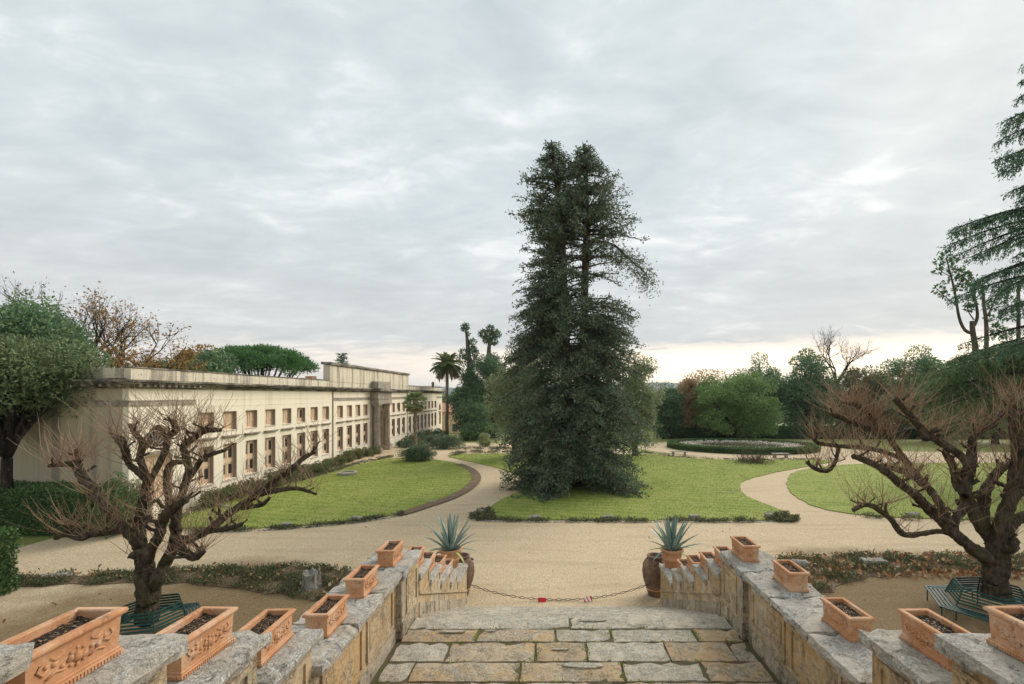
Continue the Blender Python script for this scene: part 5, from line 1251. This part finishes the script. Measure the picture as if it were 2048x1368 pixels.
# cedar at the right edge: flat layered boughs
def bough(P_, D_, mb, o, e, w, r, droop=.12, dens=1.0):
    o, e = np.asarray(o, float), np.asarray(e, float); d = e-o; L = np.linalg.norm(d); d = d/L; s = unit(np.cross(d, (0,0,1))[None])[0]
    pts = [o+d*L*f+np.array((0,0,L*droop*(f-f*f*1.6))) for f in np.linspace(0,1,9)]; mb.tube(pts, [.12*(1-f)+.015 for f in np.linspace(0,1,9)], 5)
    n = int(L*10*dens)
    for i in range(n):
        f = .12+.88*(i+r.random())/n; k = f*8; j = min(7, int(k)); b = pts[j]+(pts[j+1]-pts[j])*(k-j); sd = 1 if r.random() < .5 else -1; tl = w*(1.05-f*.75)*(.15+1.05*r.random())
        td = unit((d*(.75+.25*r.normal())+s*sd*(.7+.3*r.random())+np.array((0,0,-.16+r.normal()*.24)))[None])[0]; m = int(6+tl*18)
        if r.random() < .45: td = unit(np.array((r.normal()*.35+d[0]*.5, r.normal()*.35+d[1]*.5, -.8))[None])[0]; tl = .22+.38*r.random()*min(1.2, w); m = int(6+tl*18)
        for q in range(m):
            g = q/m; pp = b+td*tl*g+np.array((0,0,-.18*tl*g*g)); P_.append(pp+r.normal(size=3)*np.array((.07,.07,.06))); D_.append(td*.8+r.normal(size=3)*.5+np.array((0,0,-.25)))
            if q % 3 == 0:
                for hh in range(3): P_.append(pp+np.array((0,0,-.10*hh))+r.normal(size=3)*.05); D_.append(td*.5+r.normal(size=3)*.35+np.array((0,0,-.8)))
def cedar():
    r = np.random.default_rng(72); Y = 24.0; x = (2200-PU)/F*Y; t = thing('cedar_tree', 'tall dark cedar with drooping layered boughs reaching in from the right edge', 'tree', (x,Y,0)); mb = MB(); P_, D_ = [], []
    obj('trunk', MB().tube([(x,Y,-.3),(x+.1,Y,10),(x,Y,20),(x,Y,29)], [.7,.55,.4,.1], 10, .05), 'bark_dark', t, True, rel=True)
    spec = [(120,2046,0,.6),(150,2042,.2,.7),(185,2036,.4,.7),(225,2012,0,1.0),(248,2004,.7,1.0),(270,1994,.5,1.1),(300,1990,-.4,1.2),(322,2002,.2,1.0),(370,2018,0,.6),(395,2030,.5,.6),(436,1900,0,1.2),(470,1895,.6,1.3),(500,1935,.9,1.1),(545,1945,.3,1.0),(572,1905,.0,1.2),(610,1995,.5,.9),(690,2000,.4,1.0)]
    for v, u, dy, w in spec:
        e = np.array(P(u, v, Y+dy*2.2)); o = np.array((x, Y, e[2]+.9)); bough(P_, D_, mb, o, e, w, r, .14)
        for q in range(1 if v < 400 else 2):
            e2 = e+np.array((.5+1.6*r.random(), r.normal()*1.3, r.normal()*.45)); bough(P_, D_, mb, o+np.array((0,0,r.normal()*.4)), e2, w*.9, r, .12+.08*r.random(), .6)
    for i in range(46):
        z = 8+20*i/46; a = i*2.399
        if math.cos(a) < -.35: continue
        L = 7.5*(1-(z-8)/26); bough(P_, D_, mb, (x,Y,z), (x+L*math.cos(a), Y+L*math.sin(a), z-.6), 1.2, r, .1, .5)
    obj('boughs', mb, 'bark_dark', t, rel=True)
    leaf_obj('needles', np.array(P_), np.array(D_), .17*(.5+.9*r.random(len(P_))), .05, 'leaf_cedar', t, 72, (x,Y,0)); print('cedar', len(P_))
    Y2 = 34; x2 = (2230-PU)/F*Y2; t = thing('cedar_tree', 'low green cedar with fanned boughs behind the right pollard tree', 'tree', (x2,Y2,0)); mb = MB(); P_, D_ = [], []
    obj('trunk', MB().tube([(x2,Y2,-.3),(x2,Y2,6),(x2,Y2,13)], [.5,.4,.1], 8), 'bark_dark', t, True, rel=True)
    for i in range(22):
        v = 695+165*(i/22); u = 1985-165*math.sin(math.pi*min(1,.12+.75*i/22))+r.normal()*12; dy = r.normal()*1.6; e = np.array(P(u, v, Y2+dy)); bough(P_, D_, mb, (x2, Y2, e[2]+1.2), e, 1.5, r, .10, .8)
    obj('boughs', mb, 'bark_dark', t, rel=True); leaf_obj('needles', np.array(P_), np.array(D_), .24, .05, 'leaf_cedar_low', t, 73, (x2,Y2,0)); print('cedar2', len(P_))
cedar()
def magnolia():
    Y = 36; random.seed(74); r = np.random.default_rng(74); x = (1945-PU)/F*Y; t = thing('magnolia_tree', 'hard pruned tree with bare upright stems and leaf tufts against the sky', 'tree', (x,Y,0)); mb = MB()
    c = lambda a, b: P(1780+a/2.205, 100+b/2.205, Y)
    stems = [([(385,1560),(385,1400),(375,1300),(365,1240),(362,1195)],.24,.16),([(366,1250),(330,1235),(305,1180),(290,1090),(275,1020),(262,970),(248,915)],.13,.04),([(370,1215),(385,1180),(382,1130),(372,1080),(370,1030)],.13,.06),([(425,1560),(425,1320),(424,1200),(414,1120),(408,1035)],.17,.10),([(425,1180),(450,1130),(470,1080),(495,1040)],.06,.03),([(565,1500),(566,1200),(566,1040)],.16,.1),([(295,1130),(265,1105),(235,1080),(205,1050)],.05,.02),([(270,1000),(240,985),(212,965)],.04,.02),([(370,1190),(345,1150),(345,1110)],.05,.03),([(285,1060),(320,1010),(345,970)],.05,.03)]
    for p, a, b in stems:
        q = [c(*w) for w in p]; mb.tube(smooth_path([tuple(w) for w in q], 3), list(np.linspace(a, b, (len(q)-1)*3+1)), 7)
    obj('stems', mb, 'bark_grey', t, True, rel=True); A, B = [], []
    for a, b, rad, n in [(245,905,16,50),(215,935,14,40),(280,925,14,40),(215,975,16,50),(270,965,12,36),(215,1055,18,60),(240,1080,12,40),(300,990,26,110),(330,1000,22,90),(345,1040,18,60),(300,1050,14,50),(355,1110,22,90),(350,1140,12,40),(460,1130,20,70),(500,1070,18,60),(440,1180,14,50),(470,1230,26,110),(530,1110,24,100),(520,1170,26,110),(500,1250,24,100),(250,1020,10,30),(370,1020,20,60)]:
        cc = np.array(c(a,b)); k = rad/2.205*Y/F; d = unit(r.normal(size=(n,3))); A.append(cc+d*k*(.3+.7*r.random((n,1)))); B.append(d+r.normal(size=(n,3))*.4)
    leaf_obj('tufts', np.vstack(A), np.vstack(B), .30, .13, 'leaf_dark', t, 74, (x,Y,0))
magnolia()
# ------------------------------------------------------------------ hedges and shrubs
hedge('clipped_hedge', 'tall dark clipped hedge in front of the stained wall at left', -36, -20.3, 20.3, 23.0, 2.05, 'leaf_box', 80, 52000, .10, .06)
hedge('clipped_hedge', 'dark hedge end cut by the left edge of the frame', -20.0, -17.25, 13.0, 14.7, 2.0, 'leaf_box', 81, 16000, .09, .055)
bush('shrub', 'rounded dark shrub against the near corner of the orangery', -19.9, 20.6, 1.25, 1.0, 2.7, 'leaf_box', 82, 9000, .11, .06)
ys = [26.0,27.6,29.3,31.2,33.0,34.9,36.8,38.8,40.8,42.8,44.8,46.8,48.6]
for i, y in enumerate(ys):
    bush('rose_shrub', '%s low leafy shrub under the orangery windows, counted from the near end' % ORD[i], FX+1.15+random.uniform(-.12,.12), y, .85, 1.05, random.uniform(.75,1.1), 'leaf_shrub', 100+i, 2600, .12, .065, 'low shrubs along the orangery')
for i, (y, rx, h) in enumerate([(58.0,1.3,1.1),(60.8,1.4,1.3),(63.6,1.5,1.3),(67.0,1.5,1.5),(70.5,1.6,1.7),(74.5,1.7,1.9)]):
    bush('shrub', '%s shrub along the orangery wall beyond the portal' % ORD[i], FX+1.7, y, rx, 1.7, h, 'leaf_shrub' if i % 2 else 'leaf_juniper', 120+i, 3000, .18, .09, 'shrubs beyond the portal')
for i, (u, v, w, h) in enumerate([(888,899,2.6,1.8),(872,893,2.0,1.5)]):
    p = G(u, v); bush('juniper', ('broad grey green juniper at the foot of the tall palm','smaller juniper behind the one at the tall palm')[i], p.x, p.y+1, w*.85, 1.7, h, 'leaf_juniper', 130+i, 5200, .2, .07)
p = G(828, 926); bush('juniper', 'low domed dark green shrub at the head of the left lawn', p.x, p.y+1.2, 1.85, 1.5, 1.55, 'leaf_juniper', 133, 9000, .17, .055)
# the circular bed: box hedge ring, pale flowers, earth
def round_bed():
    t = thing('circular_hedge', 'low clipped box hedge ringing the round flower bed', 'hedge', (BX,BY,gz(BY))); r = np.random.default_rng(140); n = 42000; w = .9; h = .62
    a = r.random(n)*6.283; k = r.choice(3, n, p=(.4,.35,.25)); rad = np.where(k == 0, BR-w*r.random(n), np.where(k == 1, BR, BR-w)); z = np.where(k == 0, h, h*r.random(n))
    X = BX+rad*np.cos(a); Y = BY+rad*np.sin(a); Z = np.array([gz(y) for y in Y])+z
    nr = np.stack([np.cos(a)*np.where(k == 1, 1, np.where(k == 2, -1, 0)), np.sin(a)*np.where(k == 1, 1, np.where(k == 2, -1, 0)), (k == 0)*1.0], 1)
    p = np.stack([X,Y,Z],1)+r.normal(size=(n,3))*.035
    leaf_obj('foliage', p, nr*.5+r.normal(size=(n,3))*.7+(0,0,.2), .12*(.6+.8*r.random(n)), .07, 'leaf_box', t, 140, WL[t.name])
    mb = MB(); m = 72
    for i in range(m+1):
        q = i/m*6.28318
        for rr, zz in ((BR-.06,-.1),(BR-.06,h-.06),(BR-w+.06,h-.06),(BR-w+.06,-.1)): yy = BY+rr*math.sin(q); mb.v.append((BX+rr*math.cos(q), yy, gz(yy)+zz))
    mb.f = [(i*4+j, i*4+j+1, (i+1)*4+j+1, (i+1)*4+j) for i in range(m) for j in range(3)]; obj('core', mb, 'leaf_hedge', t, rel=True)
    disc = [(BX+(BR-w)*math.cos(q), BY+(BR-w)*math.sin(q)) for q in np.linspace(0, 6.28318, 64, endpoint=False)]
    struct(sheet('flower_bed_soil', disc, .10, 'soil'))
    n = 5200; a = r.random(n)*6.283; rad = BR-w-.5-2.1*r.random(n)**1.2; lump = .5+.5*np.sin(a*37)*np.sin(rad*5); keep = r.random(n) < .45+.5*lump; a, rad = a[keep], rad[keep]; n = len(a)
    Y = BY+rad*np.sin(a); p = np.stack([BX+rad*np.cos(a), Y, np.array([gz(y) for y in Y])+.18+.28*r.random(n)],1)
    stuff(tag(leaf_obj('flowers', p, r.normal(size=(n,3))+(0,0,.4), .26, .2, 'leaf_flower', None, 141), 'pale cream flowers filling the round bed inside the hedge', 'flowers'))
    n2 = 9000; a = r.random(n2)*6.283; rad = (BR-w-.2)*np.sqrt(r.random(n2)); kk = (rad > 5.0) | (rad < 1.3) | (r.random(n2) < .25); a, rad = a[kk], rad[kk]; Y = BY+rad*np.sin(a); hh = np.where(rad < 1.3, .55, .26)
    p = np.stack([BX+rad*np.cos(a), Y, np.array([gz(y) for y in Y])+.1+hh*r.random(len(a))],1)
    stuff(tag(leaf_obj('bedding_plants', p, r.normal(size=p.shape)+(0,0,.5), .18, .09, 'leaf_shrub', None, 142), 'low green bedding plants in the round flower bed', 'plants'))
round_bed()
def stone_bench(u, v, w, label, rz=0):
    p = G(u, v); t = thing('stone_bench', label, 'bench', (p.x,p.y,p.z), 'stone benches round the flower bed', rz)
    obj('seat', MB().rbox(-w/2, w/2, -.24, .24, .40, .50, .01, .3, int(u)), 'kerb', t)
    for s in (-1,1): obj('leg', MB().rbox(s*w*.34-.11, s*w*.34+.11, -.18, .18, -.05, .405, .01, .2, int(u)+s), 'kerb', t)
stone_bench(1358, 912, 1.75, 'stone bench left in front of the round hedge', -.1); stone_bench(1561, 916, 1.75, 'stone bench right in front of the round hedge', .06)
stone_bench(1609, 889.5, 1.6, 'stone bench beyond the right side of the round hedge', .15); stone_bench(1300, 892, 1.2, 'stone bench beyond the left side of the round hedge', -.9)
def bare_shrub(label, u, v, w, h, n, seed):
    random.seed(seed); p = G(u, v); t = thing('bare_shrub', label, 'shrub', (p.x,p.y,p.z)); mb = MB()
    for i in range(n):
        b = Vector((random.gauss(0,w*.16), random.gauss(0,w*.12), -.02)); d = Vector((random.gauss(0,.8), random.gauss(0,.6), 1)).normalized(); L = h*random.uniform(.6,1.35); pts = [b]; q = b.copy()
        for j in range(4): d = (d+Vector((random.gauss(0,.12),random.gauss(0,.12),.02))).normalized(); q = q+d*L/4; pts.append(q.copy())
        mb.tube(pts, [.022,.018,.014,.010,.006], 4, cap=False)
        for _ in range(2): j = random.randint(1,3); dd = Vector((random.gauss(0,.8),random.gauss(0,.8),.7)).normalized(); mb.tube([pts[j], pts[j]+dd*L*.3], [.011,.005], 3, cap=False)
    obj('stems', mb, 'twig_grey', t); r = np.random.default_rng(seed); m = 900; c = np.stack([r.normal(0,w*.26,m), r.normal(0,w*.2,m), np.abs(r.normal(0,.14,m))+.02],1)
    leaf_obj('foliage', c, r.normal(size=(m,3))+(0,0,.6), .16, .06, 'leaf_shrub', t, seed)
bare_shrub('leafless twiggy rose shrub on the lawn before the round hedge', 1507, 926, 3.4, 1.35, 90, 150)
# ------------------------------------------------------------------ lawn grass, ground cover, fallen leaves
r = np.random.default_rng(160)
for (o, poly), n, nm in zip(lawns, (26000, 44000, 18000), ('the left lawn', 'the central lawn', 'the right lawn')):
    p = sample_poly(poly, n, r); z = np.array([gz(y) for y in p[:,1]])+.045; c = np.stack([p[:,0], p[:,1], z],1)
    stuff(tag(leaf_obj('grass', c, r.normal(size=c.shape)*(.6,.6,.2)+(0,0,.75), .035+.04*r.random(n), .03, 'grass_blade', None, 160), 'short mown grass covering %s' % nm, 'grass'))
def cover(poly, n, h, label, L=.1, W=.05, leaf='leaf_cover', z=.02, cat='ground cover', k=.12, seed=170):
    r = np.random.default_rng(seed); p = sample_poly(poly, n, r); b = .35+.65*(.5+.5*np.sin(p[:,0]*2.1+seed)*np.sin(p[:,1]*2.7)+.25*np.sin(p[:,0]*5.3)*np.sin(p[:,1]*6.1)); zz = np.array([gz(y) for y in p[:,1]])+z+h*np.clip(b,.1,1.2)*r.random(n)**.7
    c = np.stack([p[:,0], p[:,1], zz],1)+r.normal(size=(n,3))*k*.3
    if leaf == 'leaf_cover': q_ = (np.sin(p[:,0]*3.7+seed)+np.sin(p[:,1]*4.9+p[:,0]*1.3)+np.sin(p[:,0]*9.1-p[:,1]*7)*.7+r.normal(size=n)*.6) > -.35; c = c[q_]; n = len(c)
    return stuff(tag(leaf_obj(nm_(leaf), c, r.normal(size=c.shape)*.7+(0,0,.45), L*(.6+.8*r.random(n)), W*(.6+.8*r.random(n)), leaf, None, seed), label, cat))
def nm_(l): return 'fallen_leaves' if l == 'leaf_fallen' else 'ground_cover'
cover(BEDL, 34000, .15, 'dark green ground cover in the bed left of the stairs', .085, .035, seed=171)
cover(BEDR, 34000, .15, 'dark green ground cover in the bed right of the stairs', .085, .035, seed=172)
cover(BEDR, 900, .14, 'brown fallen leaves scattered over the right bed', .15, .10, 'leaf_fallen', .06, 'leaves', seed=173)
cover(px([(1780,1150),(1900,1146),(2050,1148),(2200,1150),(2200,1162),(2050,1160),(1900,1157),(1780,1158)]), 420, .05, 'drift of fallen leaves along the edge of the right bed', .17, .11, 'leaf_fallen', .03, 'leaves', seed=174)
cover(BEDL, 160, .25, 'few brown fallen leaves over the left bed', .13, .08, 'leaf_fallen', .06, 'leaves', seed=175)
cover(DAMPR, 70, .02, 'single fallen leaves on the damp gravel by the right bench', .15, .1, 'leaf_fallen', .02, 'leaves', seed=176)
cover(DAMPL, 50, .02, 'single fallen leaves on the damp gravel by the left bench', .12, .08, 'leaf_fallen', .02, 'leaves', seed=177)
cover(CENT, 160, .01, 'scattered fallen leaves on the central lawn', .10, .07, 'leaf_fallen', .06, 'leaves', seed=178)
cover(LEFT, 90, .01, 'scattered fallen leaves on the left lawn', .10, .07, 'leaf_fallen', .06, 'leaves', seed=179)
cover([(-9,15),(9,15),(9,22),(-9,22)], 40, .005, 'few stray leaves on the gravel court', .09, .06, 'leaf_fallen', .012, 'leaves', seed=199)
def pathpx(p, n=6): return [tuple(G(*q))[:2] for q in smooth_path(p, n)]
E1 = pathpx([(945,1038),(1000,1042),(1100,1043),(1250,1043),(1400,1043),(1500,1043),(1595,1040)])
E2 = pathpx([(360,1062),(420,1064),(520,1060),(600,1055),(700,1046),(770,1036),(806,1029)])
E3 = pathpx([(330,1048),(400,1020),(480,994),(550,975),(620,956),(690,936),(740,923),(785,914)])
E4 = pathpx([(900,912),(930,907),(970,906),(1030,906)])
E5 = pathpx([(1285,905),(1330,912),(1400,918),(1500,921),(1600,920),(1668,920)])
E6 = pathpx([(928,900),(980,899),(1040,899)])
E7 = pathpx([(1700,1031),(1760,1036),(1830,1040),(1950,1043),(2060,1045)])
for i, (e, w, n, h, lab) in enumerate([(E1,.20,9000,.16,'scrubby edging plants along the front of the central lawn'),(E2,.18,6000,.14,'scrubby edging plants along the front of the left lawn'),(E3,.38,12000,.22,'dark edging plants between the left lawn and the orangery walk'),(E4,.5,5000,.35,'low edging plants at the far left tip of the central lawn'),(E5,.25,5000,.18,'low edging plants between central lawn and circular path'),(E6,.5,4000,.4,'low edging plants across the far gravel walk'),(E7,.2,4000,.16,'scrubby edging plants along the front of the right lawn')]):
    cover(strip(e, w, w), n, h, lab, .10, .045, seed=180+i)
tip = px([(940,1040),(950,1028),(975,1026),(990,1034),(985,1042)]); cover(tip, 3000, .32, 'tuft of brown green plants at the left corner of the central lawn', .11, .05, seed=190)
tip = px([(1545,1043),(1555,1032),(1585,1032),(1598,1040),(1585,1045)]); cover(tip, 2600, .26, 'tuft of green plants at the right corner of the central lawn', .11, .05, seed=191)
def pebbles(path, n, w, label, seed, rr=(.03,.07)):
    random.seed(seed); mb = MB()
    for i in range(n):
        k = random.random()*(len(path)-1.001); j = int(k); a, b = np.array(path[j]), np.array(path[j+1]); q = a+(b-a)*(k-j); s = random.uniform(*rr)
        mb.ball((q[0]+random.uniform(-w,w), q[1]+random.uniform(-w,w)-.12, s*.35), s, 1, .2, (1.3,1,.7))
    stuff(tag(obj('edging_stones', mb, 'pebble', None, False), label, 'stones'))
pebbles(E1, 260, .07, 'row of small pale stones edging the front of the central lawn', 192); pebbles(E2, 130, .07, 'row of small pale stones edging the front of the left lawn', 193)
# pale kerb blocks
KB = [(570,1055,.62,.30,.17,'pale rounded stone block at the front of the left lawn, left of its fellow'),(712,1043,.62,.34,.2,'pale stone block at the front of the left lawn, right of its fellow'),(966,1031,.55,.3,.26,'pale stone block in the tuft at the left corner of the central lawn'),(1069,1041,.62,.32,.2,'leftmost pale stone block on the straight front of the central lawn'),(1218,1041,.66,.32,.2,'middle pale stone block on the straight front of the central lawn'),(1391,1040,.62,.32,.22,'pale stone block on the central lawn front beside the right agave'),(1546,1037,.66,.36,.2,'flat pale stone block at the right corner of the central lawn'),(1541,1027,.5,.2,.08,'thin pale slab just behind the right corner of the central lawn'),(1829,1034,.7,.3,.2,'pale stone block at the front of the right lawn'),
 (904,993,.42,.2,.07,'flat pale stone on the curved edge of the left lawn, nearest the stairs'),(931,977,.42,.2,.07,'second flat pale stone up the curved edge of the left lawn'),(945,965,.4,.2,.07,'third flat pale stone up the curved edge of the left lawn'),(949,953,.45,.2,.07,'fourth flat pale stone up the curved edge of the left lawn'),(935,942,.4,.2,.06,'farthest flat pale stone on the curved edge of the left lawn'),(864,1005,.5,.22,.08,'flat pale stone low on the curved edge of the left lawn'),
 (100,1162,.85,.4,.16,'pale flat stone lying in the bed left of the stairs'),(1756,1136,.85,.45,.24,'pale flat stone lying among leaves in the right bed'),(1606,1136,.6,.35,.2,'brownish stone behind the troughs in the right bed'),(444,1016,.5,.25,.1,'pale stone beside the orangery walk, left of the lawn'),(1465,985,.5,.2,.06,'thin pale slab at the bend of the right path')]
for i, (u, v, w, dd, h, lab) in enumerate(KB):
    p = G(u, v); o = obj('kerb_stone', MB().rbox(-w/2, w/2, -dd/2, dd/2, -.05, h, .02, .12, 500+i, .04), 'kerb', None, False); o.location = (p.x, p.y+dd/2, .02); o.rotation_euler = (random.uniform(-.06,.06), random.uniform(-.06,.06), random.uniform(-.25,.25)); tag(o, lab, 'stone', 'pale stones on the lawn edges')
p = G(695, 950); t = thing('well_cover', 'flat round stone well rim on the edge of the orangery walk', 'well', (p.x,p.y,0)); obj('rim', MB().lathe([(.72,-.05),(.74,.22),(.70,.26),(.5,.26),(.48,.2),(.48,.0)], 28, jit=.012), 'kerb', t); obj('cover', MB().lathe([(.49,.15),(.3,.17),(.01,.18)], 20), 'grey_stone', t)
def stump():
    p = G(622, 1176); t = thing('tree_stump', 'weathered grey tree stump in the bed left of the stairs', 'stump', (p.x,p.y,0)); mb = MB(); n = 20; vs = []; random.seed(9)
    jag = [random.uniform(-.05,.07) for _ in range(n)]
    for k, (rr, z) in enumerate(((.34,-.05),(.29,.1),(.25,.3),(.27,.45),(.275,.52),(.22,.50),(.12,.40),(.02,.38))):
        for j in range(n):
            a = 6.28318*j/n; q = rr*(1+.10*math.sin(3*a)+.06*math.sin(7*a)); vs.append((q*math.cos(a), q*math.sin(a), z+(jag[j] if 3 <= k <= 5 else 0)))
    fs = [(i*n+j, i*n+(j+1)%n, (i+1)*n+(j+1)%n, (i+1)*n+j) for i in range(7) for j in range(n)]; obj('wood', mb.add(vs, fs), 'bark_stump', t)
stump()
def moss():
    r = np.random.default_rng(200); c = []
    for y, x0, x1 in ((8.19,-2.6,3.3),(7.76,-2.6,3.3),(7.18,-2.6,3.3),(6.67,-2.6,3.3)):
        n = 220; x = x0+(x1-x0)*r.random(n); k = (np.sin(x*5+y*3)+np.sin(x*11.3)+r.normal(size=n)*.5) > .9; c.append(np.stack([x[k], np.full(k.sum(), y)+r.normal(size=k.sum())*.015, np.full(k.sum(), LAND-.005)],1))
    for x, y0, y1 in ((-.28,7.19,7.75),(.56,7.19,7.75),(1.08,6.68,7.17),(-.5,6.68,7.17),(-1.32,7.77,8.18),(1.03,7.77,8.18),(2.5,7.77,8.18)):
        n = 34; c.append(np.stack([x+r.normal(size=n)*.03, y0+(y1-y0)*r.random(n), np.full(n, LAND-.003)],1))
    c = np.vstack(c); stuff(tag(leaf_obj('joint_weeds', c, r.normal(size=c.shape)*.7+(0,0,.5), .045, .02, 'grass_blade', None, 200), 'tiny weeds and moss in the joints of the stone landing', 'weeds'))
moss()

def far_wood():
    r = np.random.default_rng(210); n = 60000; X = -60+230*r.random(n); Y = 108+40*r.random(n)
    top = 5.4+1.5*np.sin(X*.21)+1.0*np.sin(X*.57+1)+.6*np.sin(X*1.3); z0 = np.array([gz(y) for y in Y]); Z = z0+(top-z0)*(1-r.random(n)**2*.9)
    lump = np.sin(X*.9+Y*.4)*np.sin(Y*.7+X*.2); c = np.stack([X, Y+lump*2, Z],1)
    stuff(tag(leaf_obj('far_wood', c, r.normal(size=(n,3))+(0,0,.3), 1.0, .7, 'leaf_mid', None, 210), 'distant belt of dark woodland closing the garden', 'woodland'))
far_wood()

def haze():
    mb = MB().box(-5600, 6600, -290, 5300, -15, 118); o = obj('haze', mb, None); stuff(tag(o, 'thin pale air haze softening the far hills', 'haze'))
    m = bpy.data.materials.new('haze_air'); m.use_nodes = True; nt = m.node_tree; nt.nodes.clear(); out = nt.nodes.new('ShaderNodeOutputMaterial'); v = nt.nodes.new('ShaderNodeVolumePrincipled')
    v.inputs['Color'].default_value = (.80,.88,.97,1); v.inputs['Density'].default_value = .00017; v.inputs['Anisotropy'].default_value = 0.0; nt.links.new(v.outputs[0], out.inputs['Volume']); o.data.materials.append(m)
haze()
